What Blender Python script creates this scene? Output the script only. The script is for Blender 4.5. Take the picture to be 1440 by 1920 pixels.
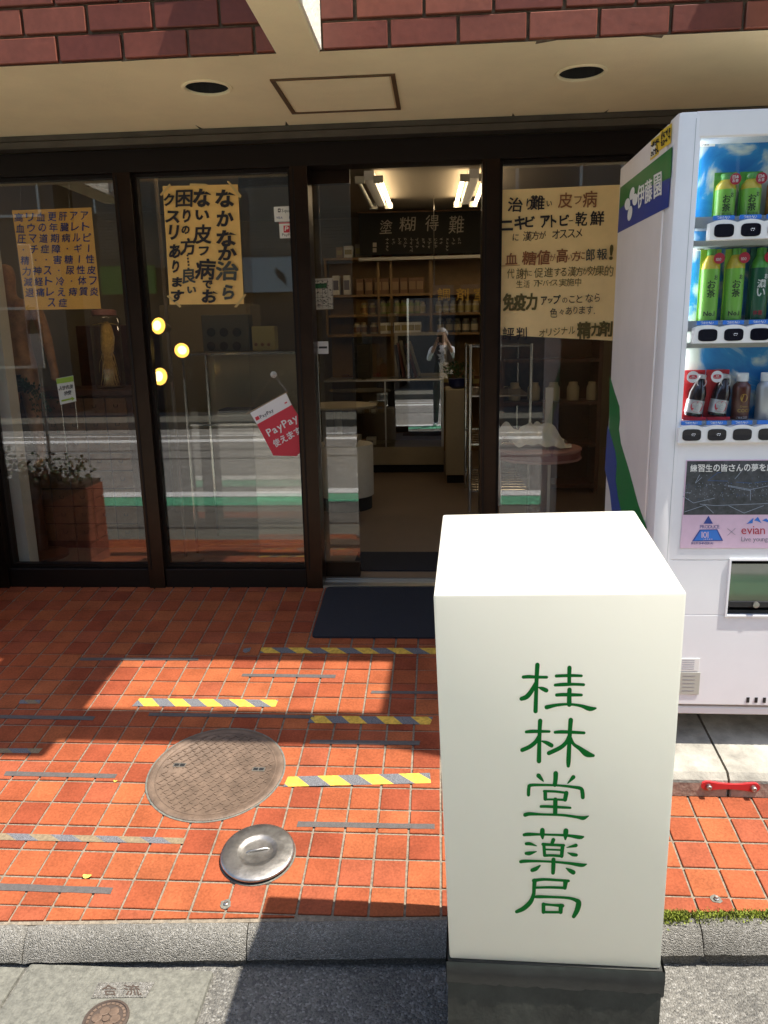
import bpy, bmesh, math, random
import numpy as np
from mathutils import Vector, Matrix
random.seed(7)
for o in list(bpy.data.objects): bpy.data.objects.remove(o)
SC = bpy.context.scene; COL = SC.collection
# ------------------------------------------------------------------ camera (calibrated from tile grid, mullions and soffit)
FPX, CX, CY = 1425.5, 720.0, 960.0
PITCH, ROLL, YAW = map(math.radians, (12.883, -1.118, -4.356))
CAM = Vector((0, -3.7, 1.5))
F = Vector((math.sin(YAW)*math.cos(PITCH), math.cos(YAW)*math.cos(PITCH), -math.sin(PITCH)))
_r = F.cross(Vector((0, 0, 1))).normalized(); _u = _r.cross(F)
RT = math.cos(ROLL)*_r + math.sin(ROLL)*_u; UP = -math.sin(ROLL)*_r + math.cos(ROLL)*_u
cd = bpy.data.cameras.new('camera'); cam = bpy.data.objects.new('camera', cd); COL.objects.link(cam)
cd.sensor_fit = 'VERTICAL'; cd.sensor_height = 36; cd.lens = 36*FPX/1920; cd.clip_start = .03; cd.clip_end = 500
cam.matrix_world = Matrix(((RT.x, UP.x, -F.x, CAM.x), (RT.y, UP.y, -F.y, CAM.y), (RT.z, UP.z, -F.z, CAM.z), (0, 0, 0, 1)))
SC.camera = cam
# ------------------------------------------------------------------ sky, sun, exposure
SUN = Vector((.437, -.107, 1.0))            # towards the sun, from the shadow of the sign box
w = bpy.data.worlds.new('World'); SC.world = w; w.use_nodes = True
nt = w.node_tree; bg = nt.nodes['Background']
sky = nt.nodes.new('ShaderNodeTexSky'); sky.sky_type = 'NISHITA'; sky.sun_disc = False
sky.sun_elevation = math.atan2(SUN.z, math.hypot(SUN.x, SUN.y)); sky.sun_rotation = math.atan2(SUN.x, SUN.y)
sky.air_density = 1.0; sky.dust_density = 1.5
nt.links.new(sky.outputs[0], bg.inputs[0]); bg.inputs[1].default_value = .15
sl = bpy.data.lights.new('sun', 'SUN'); sl.energy = 4.5; sl.angle = math.radians(.55); sl.color = (1, .95, .86)
so = bpy.data.objects.new('sun', sl); COL.objects.link(so); so.rotation_euler = SUN.to_track_quat('Z', 'Y').to_euler(); so.location = (4, -4, 9)
SC.view_settings.view_transform = 'Standard'; SC.view_settings.look = 'None'; SC.view_settings.exposure = 1.12
SC.cycles.max_bounces = 10; SC.cycles.transparent_max_bounces = 24; SC.cycles.diffuse_bounces = 5; SC.cycles.glossy_bounces = 5
SC.cycles.use_denoising = True; SC.cycles.caustics_reflective = False; SC.cycles.caustics_refractive = False
# ------------------------------------------------------------------ pixels to places
def ray(x, y): return F + RT*((x-CX)/FPX) - UP*((y-CY)/FPX)
def at(x, y, Y):
    d = ray(x, y); return CAM + d*((Y-CAM.y)/d.y)
def atz(x, y, z):
    d = ray(x, y); return CAM + d*((z-CAM.z)/d.z)
ZS, SLM, SLX = .27739, .152, .00374         # forecourt slopes down to the street
def fz(X, Y): return ZS + SLM*Y + SLX*X
FN = Vector((-SLX, -SLM, 1)).normalized()
def fl(x, y, h=0):
    d = ray(x, y); n = Vector((-SLX, -SLM, 1)); t = (ZS+h - n.dot(CAM))/n.dot(d); return CAM + d*t
def onplane(x, y, p, n):
    d = ray(x, y); return CAM + d*((p-CAM).dot(n)/d.dot(n))
def pix(P):
    d = Vector(P)-CAM; z = d.dot(F); return CX+FPX*d.dot(RT)/z, CY-FPX*d.dot(UP)/z, z
# ------------------------------------------------------------------ materials
MATS = {}
def mat(name, col, rough=.6, metal=0., var=0., vscale=8., bump=0., bscale=60., spec=.5, coat=0., emit=None, trans=0., sheen=0., col2=None, detail=6, alpha=None):
    m = bpy.data.materials.new(name); m.use_nodes = True; n = m.node_tree; b = n.nodes['Principled BSDF']
    b.inputs['Base Color'].default_value = (*col, 1); b.inputs['Roughness'].default_value = rough; b.inputs['Metallic'].default_value = metal
    b.inputs['Specular IOR Level'].default_value = spec; b.inputs['Coat Weight'].default_value = coat
    if emit: b.inputs['Emission Color'].default_value = (*emit[0], 1); b.inputs['Emission Strength'].default_value = emit[1]
    L = n.links.new
    geo = n.nodes.new('ShaderNodeNewGeometry')
    if var or col2:
        t = n.nodes.new('ShaderNodeTexNoise'); t.inputs['Scale'].default_value = vscale; t.inputs['Detail'].default_value = detail; t.inputs['Roughness'].default_value = .65
        L(geo.outputs['Position'], t.inputs['Vector'])
        r = n.nodes.new('ShaderNodeValToRGB'); r.color_ramp.elements[0].position = .36; r.color_ramp.elements[1].position = .66
        c2 = col2 if col2 else tuple(min(1, c*(1+var)) for c in col); c1 = tuple(c*(1-var) for c in col) if not col2 else col
        r.color_ramp.elements[0].color = (*c1, 1); r.color_ramp.elements[1].color = (*c2, 1)
        L(t.outputs['Fac'], r.inputs['Fac']); L(r.outputs['Color'], b.inputs['Base Color'])
        rr = n.nodes.new('ShaderNodeMapRange'); rr.inputs['To Min'].default_value = rough*.85; rr.inputs['To Max'].default_value = min(1, rough*1.15)
        L(t.outputs['Fac'], rr.inputs['Value']); L(rr.outputs[0], b.inputs['Roughness'])
    if bump:
        t2 = n.nodes.new('ShaderNodeTexNoise'); t2.inputs['Scale'].default_value = bscale; t2.inputs['Detail'].default_value = 8
        L(geo.outputs['Position'], t2.inputs['Vector'])
        bp = n.nodes.new('ShaderNodeBump'); bp.inputs['Strength'].default_value = bump; bp.inputs['Distance'].default_value = .004
        L(t2.outputs['Fac'], bp.inputs['Height']); L(bp.outputs['Normal'], b.inputs['Normal'])
    MATS[name] = m; return m
def nodes(m): return m.node_tree.nodes, m.node_tree.links.new, m.node_tree.nodes['Principled BSDF']
def glassmat(name, tint=(.93, .95, .92), refl=.07, power=4., rough=0.0):
    m = bpy.data.materials.new(name); m.use_nodes = True; n = m.node_tree; n.nodes.clear(); L = n.links.new
    out = n.nodes.new('ShaderNodeOutputMaterial'); mx = n.nodes.new('ShaderNodeMixShader')
    tr = n.nodes.new('ShaderNodeBsdfTransparent'); tr.inputs[0].default_value = (*tint, 1)
    gl = n.nodes.new('ShaderNodeBsdfGlossy'); gl.inputs['Roughness'].default_value = rough
    lw = n.nodes.new('ShaderNodeLayerWeight'); lw.inputs['Blend'].default_value = .5
    pw = n.nodes.new('ShaderNodeMath'); pw.operation = 'POWER'; pw.inputs[1].default_value = power
    ma = n.nodes.new('ShaderNodeMath'); ma.operation = 'MULTIPLY_ADD'; ma.inputs[1].default_value = 1-refl; ma.inputs[2].default_value = refl
    L(lw.outputs['Facing'], pw.inputs[0]); L(pw.outputs[0], ma.inputs[0]); L(ma.outputs[0], mx.inputs[0])
    L(tr.outputs[0], mx.inputs[1]); L(gl.outputs[0], mx.inputs[2]); L(mx.outputs[0], out.inputs[0])
    MATS[name] = m; return m
# tiles: every piece its own shade (object random + island random)
def piece_mat(name, cols, rough, bump, speck=.25, sscale=140, spec=.5, bdist=.0015):
    m = mat(name, cols[0], rough, spec=spec); N, L, b = nodes(m)
    oi = N.new('ShaderNodeObjectInfo'); ge = N.new('ShaderNodeNewGeometry')
    ad = N.new('ShaderNodeMath'); ad.operation = 'ADD'; L(oi.outputs['Random'], ad.inputs[0]); L(ge.outputs['Random Per Island'], ad.inputs[1])
    fr = N.new('ShaderNodeMath'); fr.operation = 'FRACT'; L(ad.outputs[0], fr.inputs[0])
    rp = N.new('ShaderNodeValToRGB'); rp.color_ramp.interpolation = 'CONSTANT' if len(cols) > 4 else 'LINEAR'
    while len(rp.color_ramp.elements) < len(cols): rp.color_ramp.elements.new(.5)
    for i, c in enumerate(cols):
        rp.color_ramp.elements[i].position = i/len(cols) if len(cols) > 4 else i/max(1, len(cols)-1); rp.color_ramp.elements[i].color = (*c, 1)
    L(fr.outputs[0], rp.inputs['Fac'])
    t = N.new('ShaderNodeTexNoise'); t.inputs['Scale'].default_value = sscale; t.inputs['Detail'].default_value = 6; L(ge.outputs['Position'], t.inputs['Vector'])
    t3 = N.new('ShaderNodeTexNoise'); t3.inputs['Scale'].default_value = 9; t3.inputs['Detail'].default_value = 5; L(ge.outputs['Position'], t3.inputs['Vector'])
    am = N.new('ShaderNodeMath'); am.operation = 'ADD'; L(t.outputs['Fac'], am.inputs[0]); L(t3.outputs['Fac'], am.inputs[1])
    mr = N.new('ShaderNodeMapRange'); mr.inputs['From Min'].default_value = .6; mr.inputs['From Max'].default_value = 1.4; mr.inputs['To Min'].default_value = 1-speck; mr.inputs['To Max'].default_value = 1+speck
    L(am.outputs[0], mr.inputs['Value'])
    mx = N.new('ShaderNodeVectorMath'); mx.operation = 'SCALE'; L(rp.outputs['Color'], mx.inputs[0]); L(mr.outputs[0], mx.inputs['Scale'])
    L(mx.outputs[0], b.inputs['Base Color'])
    bp = N.new('ShaderNodeBump'); bp.inputs['Strength'].default_value = bump; bp.inputs['Distance'].default_value = bdist
    L(am.outputs[0], bp.inputs['Height']); L(bp.outputs['Normal'], b.inputs['Normal'])
    return m
def aggregate(name, base, light, dark, scale=70, rough=.85, bump=.6):
    m = mat(name, base, rough, spec=.3); N, L, b = nodes(m)
    ge = N.new('ShaderNodeNewGeometry')
    v = N.new('ShaderNodeTexVoronoi'); v.inputs['Scale'].default_value = scale; L(ge.outputs['Position'], v.inputs['Vector'])
    n1 = N.new('ShaderNodeTexNoise'); n1.inputs['Scale'].default_value = 5; n1.inputs['Detail'].default_value = 6; L(ge.outputs['Position'], n1.inputs['Vector'])
    hs = N.new('ShaderNodeSeparateColor'); L(v.outputs['Color'], hs.inputs[0])
    rp = N.new('ShaderNodeValToRGB'); e = rp.color_ramp.elements; e[0].color = (*dark, 1); e[1].color = (*light, 1); e[1].position = .97; k = e.new(.5); k.color = (*base, 1)
    k = e.new(.82); k.color = (*[c*1.15 for c in base], 1)
    L(hs.outputs[0], rp.inputs['Fac'])
    mr = N.new('ShaderNodeMapRange'); mr.inputs['To Min'].default_value = .55; mr.inputs['To Max'].default_value = 1.45; L(n1.outputs['Fac'], mr.inputs['Value'])
    mx = N.new('ShaderNodeVectorMath'); mx.operation = 'SCALE'; L(rp.outputs['Color'], mx.inputs[0]); L(mr.outputs[0], mx.inputs['Scale']); L(mx.outputs[0], b.inputs['Base Color'])
    n2 = N.new('ShaderNodeTexNoise'); n2.inputs['Scale'].default_value = 260; n2.inputs['Detail'].default_value = 5; L(ge.outputs['Position'], n2.inputs['Vector'])
    ad = N.new('ShaderNodeMath'); ad.operation = 'SUBTRACT'; L(n2.outputs['Fac'], ad.inputs[0]); L(v.outputs['Distance'], ad.inputs[1])
    bp = N.new('ShaderNodeBump'); bp.inputs['Strength'].default_value = bump; bp.inputs['Distance'].default_value = .004; L(ad.outputs[0], bp.inputs['Height']); L(bp.outputs['Normal'], b.inputs['Normal'])
    return m
piece_mat('tile', [(.285, .076, .030), (.255, .064, .027), (.295, .083, .033), (.225, .052, .024), (.275, .072, .029), (.26, .068, .032), (.305, .088, .034)], .68, .6, .36, spec=.10)
piece_mat('brick', [(.19, .056, .034), (.235, .074, .046), (.15, .040, .027), (.21, .062, .038)], .38, .4, .20, 45)
mat('grout', (.20, .165, .12), .9, var=.35, vscale=90, bump=.6, bscale=200)
mat('mortar', (.17, .13, .09), .9, var=.3, vscale=40, bump=.5)
aggregate('kerb_concrete', (.21, .198, .172), (.33, .315, .285), (.13, .122, .105), 330, bump=1.0)
aggregate('asphalt', (.15, .142, .124), (.25, .24, .215), (.09, .086, .077), 170, bump=1.0)
aggregate('street_asphalt', (.23, .222, .205), (.36, .35, .32), (.14, .138, .13), 60)
mat('gutter_concrete', (.14, .136, .112), .9, var=.26, vscale=70, bump=.8, bscale=150)
mat('cream_stucco', (.85, .75, .48), .9, var=.07, vscale=1.6, bump=.25, bscale=120)
mat('white_stucco', (.74, .70, .60), .9, var=.08, vscale=6, bump=1.0, bscale=70)
mat('bronze', (.030, .016, .009), .34, .75, var=.15, vscale=6)
mat('bronze_dark', (.010, .0055, .0035), .5, .3, spec=.3)
mat('grey_rail', (.11, .098, .08), .45, .7, var=.2, vscale=4)
mat('chrome', (.62, .60, .56), .18, 1.)
mat('steel', (.42, .40, .37), .42, 1., var=.18, vscale=30, bump=.15, bscale=60)
mat('aluminium', (.52, .50, .45), .35, .9)
mat('black', (.012, .012, .013), .5)
mat('dark_patch', (.075, .073, .07), .9, var=.2, vscale=10)
mat('black_matte', (.018, .017, .016), .9)
mat('white_paint', (.82, .81, .81), .38, var=.03, vscale=3, coat=.15)
mat('side_paint', (.76, .70, .66), .42, var=.05, vscale=4)
mat('white', (.80, .79, .76), .55)
mat('offwhite', (.52, .50, .43), .6, var=.06, vscale=5)
mat('beige_panel', (.42, .37, .27), .6, var=.06, vscale=4)
mat('mat_rubber', (.012, .013, .019), .95, var=.3, vscale=120, bump=1., bscale=220)
mat('tape_yellow', (.60, .37, .05), .7, var=.26, vscale=60, bump=.3, bscale=300)
mat('tape_worn', (.20, .15, .088), .85, var=.25, vscale=120)
mat('tape_grey', (.14, .14, .15), .8, var=.55, vscale=420, bump=.8, bscale=500, detail=2)
mat('strip_black', (.085, .075, .07), .75, var=.15, vscale=60, bump=.5, bscale=400)
mat('iron', (.145, .098, .068), .62, .2, var=.22, vscale=20, bump=.5, bscale=120)
mat('iron_dark', (.07, .05, .038), .75, .2)
mat('sign_base', (.030, .030, .024), .6, var=.45, vscale=12, bump=.5, bscale=40)
mat('tape_black', (.022, .023, .022), .32, var=.2, vscale=20, bump=.4, bscale=25)
mat('green_paint', (.0, .15, .018), .5, spec=.15)
mat('green_edge', (.0, .11, .02), .5)
mat('red', (.55, .025, .03), .4)
mat('red_label', (.60, .03, .05), .5)
mat('ink', (.015, .012, .016), .7)
mat('ink_brown', (.24, .085, .03), .7)
mat('ink_olive', (.10, .075, .015), .7)
mat('ink_blue', (.02, .045, .22), .7)
mat('ink_grey', (.05, .055, .05), .7)
mat('paper_orange', (.80, .50, .16), .8, var=.06, vscale=9)
mat('board_orange', (.86, .47, .11), .7, var=.05, vscale=9)
mat('paper_yellow', (.86, .63, .30), .8, var=.05, vscale=7)
mat('paper_white', (.78, .77, .72), .8)
mat('clear_tape', (.60, .42, .16), .35)
mat('blue_print', (.02, .05, .27), .4)
mat('green_print', (.01, .17, .04), .4)
mat('yellow_print', (.75, .52, .04), .5)
mat('pink_print', (.70, .50, .62), .5, var=.06, vscale=12)
mat('vend_fill_glow', (1, 1, 1), .5, emit=((.95, .98, 1), 5.0))  # glow of the strips added inside the vending window
mat('lime', (.30, .55, .04), .35, coat=.3)
mat('tea_green', (.10, .36, .05), .35, coat=.3, var=.15, vscale=60)
mat('tea_label', (.20, .48, .06), .35, coat=.3)
mat('tea_yellow', (.62, .47, .03), .35, coat=.3)
mat('tea_dark', (.012, .10, .05), .35, coat=.3)
mat('tea_beige', (.55, .46, .28), .4)
mat('cocoa', (.11, .028, .015), .3, coat=.4)
mat('cola', (.018, .008, .008), .15, coat=.5)
mat('orange_can', (.55, .20, .05), .35, coat=.3)
mat('silver', (.55, .54, .54), .35, .5)
mat('cap_white', (.80, .80, .80), .4)
mat('blue_label', (.03, .17, .58), .4)
mat('lens', (.006, .006, .012), .12, coat=.6)
mat('led', (.9, .92, 1), .5, emit=((.9, .95, 1), .35))
mat('shelf_grey', (.38, .40, .40), .4)
mat('slab', (.29, .27, .225), .85, var=.32, vscale=9, bump=.6, bscale=90)
mat('slab_side', (.34, .24, .18), .9, var=.35, vscale=12, bump=.6)
mat('moss', (.22, .26, .03), .9, var=.5, vscale=40)
mat('leaf_yellow', (.70, .52, .10), .6)
mat('shop_floor', (.17, .125, .092), .45, var=.12, vscale=5)
mat('wall_warm', (.22, .185, .125), .85, var=.04, vscale=2)
mat('ceiling_warm', (.40, .34, .25), .9)
mat('wood_dark', (.085, .036, .020), .45, var=.3, vscale=14)
mat('wood_mid', (.20, .10, .045), .5, var=.25, vscale=10)
mat('shelf_wood', (.25, .15, .055), .55, var=.12, vscale=8)
mat('jar_label', (.36, .30, .12), .6)
mat('jar_green', (.22, .26, .05), .5)
mat('jar_brown', (.16, .075, .03), .45)
mat('jar_pale', (.40, .35, .24), .5)
mat('banner_cloth', (.014, .013, .010), .95)
mat('banner_ink', (.34, .30, .24), .9)
mat('gold', (.48, .30, .06), .45, .4)
mat('tube_lit', (1, .9, .7), .5, emit=((1, .78, .50), 5.))
mat('tube_off', (.6, .58, .5), .4)
mat('bulb_lit', (1, .8, .3), .4, emit=((1, .52, .08), 1.1))
mat('bulb_core', (1, .9, .5), .4, emit=((1, .72, .22), 2.6))
mat('lamp_body', (.22, .18, .13), .4, .3)
mat('ginseng', (.80, .58, .20), .6, var=.2, vscale=60)
mat('liquid', (.35, .20, .03), .2)
mat('figure_skin', (.34, .18, .075), .5, var=.25, vscale=18)
mat('leaf_dark', (.025, .05, .015), .6, var=.4, vscale=30)
mat('leaf_mid', (.05, .10, .025), .6, var=.4, vscale=30)
mat('pot_blue', (.012, .02, .10), .3)
mat('cloth_white', (.62, .59, .50), .85, var=.05, vscale=8)
mat('table_red', (.22, .05, .045), .4)
mat('table_pink', (.36, .17, .14), .5)
mat('book_a', (.30, .26, .20), .7); mat('book_b', (.06, .05, .07), .6); mat('book_c', (.20, .06, .04), .6)
mat('cardboard', (.30, .20, .11), .8)
mat('yellow_box', (.34, .30, .12), .6)
mat('line_white', (.72, .72, .70), .8, var=.22, vscale=18)
mat('line_green', (.10, .36, .21), .8, var=.3, vscale=16)
mat('planter_brick', (.30, .085, .045), .8, var=.25, vscale=20, bump=.5)
mat('soil', (.05, .035, .025), 1.)
mat('siding', (.135, .12, .088), .7); mat('siding_dark', (.035, .03, .024), .8)
mat('facade_pale', (.085, .085, .078), .8, var=.06, vscale=1); mat('facade_tan', (.07, .052, .036), .85, var=.08, vscale=1)
mat('window_dark', (.03, .035, .04), .1)
mat('sign_blue_far', (.22, .27, .28), .5)
mat('sign_green_far', (.10, .22, .03), .5)
mat('skin', (.50, .30, .21), .5); mat('hair_grey', (.62, .61, .60), .6); mat('cloth_shirt', (.74, .75, .76), .85)
mat('cloth_vest', (.035, .038, .045), .85); mat('cloth_trousers', (.10, .095, .09), .85); mat('shoe', (.70, .70, .68), .6)
mat('hatch_trim', (.11, .065, .03), .5)
mat('hole_dark', (.02, .018, .015), .8)
mat('flap', (.10, .11, .065), .08, coat=.6)
mat('caution_sticker', (.46, .45, .38), .5)
mat('stage_dark', (.05, .055, .06), .5, var=.5, vscale=40)
mat('stage_line', (.28, .33, .40), .5); mat('stage_blue', (.03, .09, .24), .5)
mat('evian_red', (.42, .015, .035), .5); mat('grey_text', (.20, .19, .24), .6)
mat('tag_green', (.36, .55, .03), .5)
glassmat('shop_glass', (.965, .955, .93), .085, 4.); glassmat('counter_glass', (.95, .95, .93), .14, 4.); glassmat('case_glass', (.97, .98, .97), .07, 4.); glassmat('jar_glass', (.95, .92, .82), .06, 3.); glassmat('vend_glass', (.97, .98, .98), .03, 4.)
# acrylic of the sign box lets some light through
_m = mat('acrylic', (.88, .85, .765), .32, spec=.4); N, L, b = nodes(_m)
_t = N.new('ShaderNodeBsdfTranslucent'); _t.inputs[0].default_value = (.84, .82, .74, 1); _x = N.new('ShaderNodeMixShader'); _x.inputs[0].default_value = .42
_o = [q for q in N if q.type == 'OUTPUT_MATERIAL'][0]; L(b.outputs[0], _x.inputs[1]); L(_t.outputs[0], _x.inputs[2]); L(_x.outputs[0], _o.inputs[0])
# blue sheet of the vending window: blue and white splashes
_m = mat('splash', (.02, .16, .42), .35); N, L, b = nodes(_m)
_g = N.new('ShaderNodeNewGeometry'); _n = N.new('ShaderNodeTexNoise'); _n.inputs['Scale'].default_value = 7; _n.inputs['Detail'].default_value = 8; _n.inputs['Distortion'].default_value = 1.6
_r = N.new('ShaderNodeValToRGB'); e = _r.color_ramp.elements; e[0].position = .36; e[0].color = (.012, .16, .46, 1); e[1].position = .62; e[1].color = (.62, .68, .62, 1); k = e.new(.50); k.color = (.03, .24, .55, 1)
L(_g.outputs['Position'], _n.inputs['Vector']); L(_n.outputs['Fac'], _r.inputs['Fac']); L(_r.outputs[0], b.inputs['Base Color'])
# ------------------------------------------------------------------ mesh helpers
def V(*a): return Vector(a)
GL = {}
_tc = bpy.data.curves.new('glyph', 'FONT'); _to = bpy.data.objects.new('glyph', _tc); COL.objects.link(_to)
_tc.resolution_u = 2
def glyph(ch, bold=0.):
    k = (ch, round(bold, 3))
    if k in GL: return GL[k]
    _tc.body = ch; _tc.offset = bold; dg = bpy.context.evaluated_depsgraph_get(); dg.update()
    m = bpy.data.meshes.new_from_object(_to.evaluated_get(dg))
    vs = np.array([v.co[:2] for v in m.vertices] or [[0, 0]]); fs = [tuple(p.vertices) for p in m.polygons]; bpy.data.meshes.remove(m)
    GL[k] = (vs, fs); return GL[k]
class MB:
    def __init__(s): s.v = []; s.f = []; s.m = []
    def add(s, vs, fs, mi=0):
        b = len(s.v); s.v += [tuple(v) for v in vs]; s.f += [tuple(i+b for i in f) for f in fs]; s.m += [mi]*len(fs); return s
    def box(s, x0, x1, y0, y1, z0, z1, mi=0, M=None, bev=0.):
        if bev:
            bm = bmesh.new(); bmesh.ops.create_cube(bm, size=1)
            for v in bm.verts: v.co = Vector(((x0+x1)/2+v.co.x*(x1-x0), (y0+y1)/2+v.co.y*(y1-y0), (z0+z1)/2+v.co.z*(z1-z0)))
            bmesh.ops.bevel(bm, geom=list(bm.edges), offset=bev, segments=2 if bev > .004 else 1, affect='EDGES', profile=.6)
            bm.verts.index_update(); vs = [v.co.copy() for v in bm.verts]; fs = [[v.index for v in f.verts] for f in bm.faces]; bm.free()
        else:
            vs = [Vector((x, y, z)) for x in (x0, x1) for y in (y0, y1) for z in (z0, z1)]
            fs = [(0, 1, 3, 2), (4, 6, 7, 5), (0, 4, 5, 1), (2, 3, 7, 6), (0, 2, 6, 4), (1, 5, 7, 3)]
        if M is not None: vs = [M @ v for v in vs]
        return s.add(vs, fs, mi)
    def bar(s, p, q, wx, wz, mi=0, up=(0, 0, 1)):
        p, q = Vector(p), Vector(q); d = (q-p).normalized(); u = Vector(up); a = d.cross(u)
        if a.length < 1e-4: a = d.cross(Vector((0, 1, 0)))
        a.normalize(); u = a.cross(d)
        vs = [e+a*sx*wx/2+u*sz*wz/2 for e in (p, q) for sx, sz in ((-1, -1), (1, -1), (1, 1), (-1, 1))]
        return s.add(vs, [(3, 2, 1, 0), (4, 5, 6, 7), (0, 1, 5, 4), (1, 2, 6, 5), (2, 3, 7, 6), (3, 0, 4, 7)], mi)
    def tube(s, pts, rad, n=10, mi=0, caps=True):
        pts = [Vector(p) for p in pts]; rad = rad if isinstance(rad, (list, tuple)) else [rad]*len(pts); rings = []; a = None
        for i, p in enumerate(pts):
            d = (pts[min(i+1, len(pts)-1)]-pts[max(i-1, 0)]).normalized()
            if a is None:
                a = d.cross(Vector((0, 0, 1)));
                if a.length < 1e-3: a = d.cross(Vector((0, 1, 0)))
            a = (a-d*a.dot(d)).normalized(); c = d.cross(a)
            rings.append([p+(a*math.cos(t)+c*math.sin(t))*rad[i] for t in [2*math.pi*k/n for k in range(n)]])
        vs = [v for r in rings for v in r]; fs = []
        for i in range(len(rings)-1):
            for k in range(n): fs.append((i*n+k, i*n+(k+1) % n, (i+1)*n+(k+1) % n, (i+1)*n+k))
        if caps: fs += [tuple(range(n))[::-1], tuple(range((len(rings)-1)*n, len(rings)*n))]
        return s.add(vs, fs, mi)
    def lathe(s, prof, c=(0, 0, 0), n=20, mi=0, M=None, sx=1, sy=1):
        vs = []; fs = []
        for r, z in prof:
            for k in range(n):
                t = 2*math.pi*k/n; v = Vector((math.cos(t)*r*sx, math.sin(t)*r*sy, z)); vs.append((M @ v) if M is not None else v+Vector(c))
        for i in range(len(prof)-1):
            for k in range(n): fs.append((i*n+k, i*n+(k+1) % n, (i+1)*n+(k+1) % n, (i+1)*n+k))
        fs += [tuple(range(n))[::-1], tuple(range((len(prof)-1)*n, len(prof)*n))]
        return s.add(vs, fs, mi)
    def poly(s, pts, n, th, mi=0):      # outline pts (3D), thickness th along -n
        pts = [Vector(p) for p in pts]; n = Vector(n).normalized(); k = len(pts); nrm = Vector((0, 0, 0))
        for i in range(k): nrm += pts[i].cross(pts[(i+1) % k])
        if nrm.dot(n) < 0: pts = pts[::-1]
        vs = pts+[p-n*th for p in pts]
        fs = [tuple(range(k)), tuple(range(2*k-1, k-1, -1))]+[(i, k+i, k+(i+1) % k, (i+1) % k) for i in range(k)]
        return s.add(vs, fs, mi)
    def blob(s, c, r, mi=0, n=8, jit=0.):
        vs = []; fs = []; m = n//2+1
        for i in range(m+1):
            a = math.pi*i/m
            for k in range(n):
                t = 2*math.pi*k/n; j = 1+random.uniform(-jit, jit)
                vs.append(Vector(c)+Vector((r[0]*math.sin(a)*math.cos(t)*j, r[1]*math.sin(a)*math.sin(t)*j, r[2]*math.cos(a)*j)))
        for i in range(m):
            for k in range(n): fs.append((i*n+k, (i+1)*n+k, (i+1)*n+(k+1) % n, i*n+(k+1) % n))
        return s.add(vs, fs, mi)
    def gl(s, ch, x, y, w, h, mp, mi=0, rot=0., bold=.0, skew=0.):
        """glyph centred at x,y (mapper units, y down), ink box w x h, mp maps (x,y) to 3D"""
        kanji = ord(ch) > 0x3100; vs, fs = glyph(ch, 0 if kanji else bold); lo, hi = vs.min(0), vs.max(0); c = (lo+hi)/2; d = np.maximum(hi-lo, .02)
        q = (vs-c)
        if ch in 'ー一…-―': q = q*(w/d[0] if abs(rot) < 45 else h/d[0])
        elif ch in '・.': q = q*(w/d[0])
        else: q = q/d*np.array([w, h])
        a = math.radians(rot); ca, sa = math.cos(a), math.sin(a); sh = bold*max(w, h)*.8
        for k, (ox, oy) in enumerate(((sh, sh), (-sh, sh), (sh, -sh), (-sh, -sh)) if kanji and bold > .006 else ((0, 0),)):
            out = []
            for px, py in q:
                px2 = px+skew*py; X = px2*ca-py*sa; Y = px2*sa+py*ca
                p = mp(x+X+ox, y-Y+oy); out.append(p+(CAM-p).normalized()*(.00012*k) if k else p)
            s.add(out, fs, mi)
        return s
    def line(s, txt, x, y, h, mp, mi=0, bold=0., gap=.06, slope=0., wf=.95):
        """text run starting at x (left), centre line y"""
        for ch in txt:
            if ch == ' ': x += h*.4; continue
            if ord(ch) > 0x2e80: w = h*wf; s.gl(ch, x+w/2, y, w*.92, h*.95, mp, mi, bold=bold); x += w+h*gap; y += slope*(w+h*gap)
            else:
                vs, fs = glyph(ch, bold); lo, hi = vs.min(0), vs.max(0); w = (hi[0]-lo[0])*h/.72
                q = [mp(x+(p[0]-lo[0])*h/.72, y+h/2-p[1]*h/.72) for p in vs]; s.add(q, fs, mi); x += w+h*(gap+.06); y += slope*w
        return x
    def build(s, name, mats, parent=None, smooth=None, loc=None):
        me = bpy.data.meshes.new(name); vs = s.v
        if loc is not None: vs = [(v[0]-loc[0], v[1]-loc[1], v[2]-loc[2]) for v in vs]
        me.from_pydata(vs, [], s.f); mats = [mats] if isinstance(mats, str) else mats
        for q in mats: me.materials.append(MATS[q])
        if max(s.m, default=0): me.polygons.foreach_set('material_index', s.m)
        if smooth:
            me.polygons.foreach_set('use_smooth', [True]*len(me.polygons)); me.set_sharp_from_angle(angle=math.radians(smooth))
        me.update()
        o = bpy.data.objects.new(name, me); COL.objects.link(o)
        if loc is not None: o.location = loc
        if parent is not None: par(o, parent)
        return o
def par(o, p):
    o.parent = p
    if p.type == 'EMPTY' or p.location.length: o.matrix_parent_inverse = Matrix.Translation(p.location).inverted()
def tag(o, label, cat, group=None):
    o['label'] = label; o['category'] = cat
    if group: o['group'] = group
    return o
def struct(o, kind='structure'): o['kind'] = kind; return o
def thing(name, label, cat, loc=(0, 0, 0), group=None):
    o = bpy.data.objects.new(name, None); COL.objects.link(o); o.location = loc; o.empty_display_size = .1; return tag(o, label, cat, group)
def copytree(o, dx, label=None, parent=None):
    c = o.copy(); COL.objects.link(c)
    if parent is None: c.location = Vector(c.location)+Vector(dx)
    else: c.parent = parent
    if label: c['label'] = label
    for ch in list(o.children): copytree(ch, (0, 0, 0), None, c)
    return c
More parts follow.
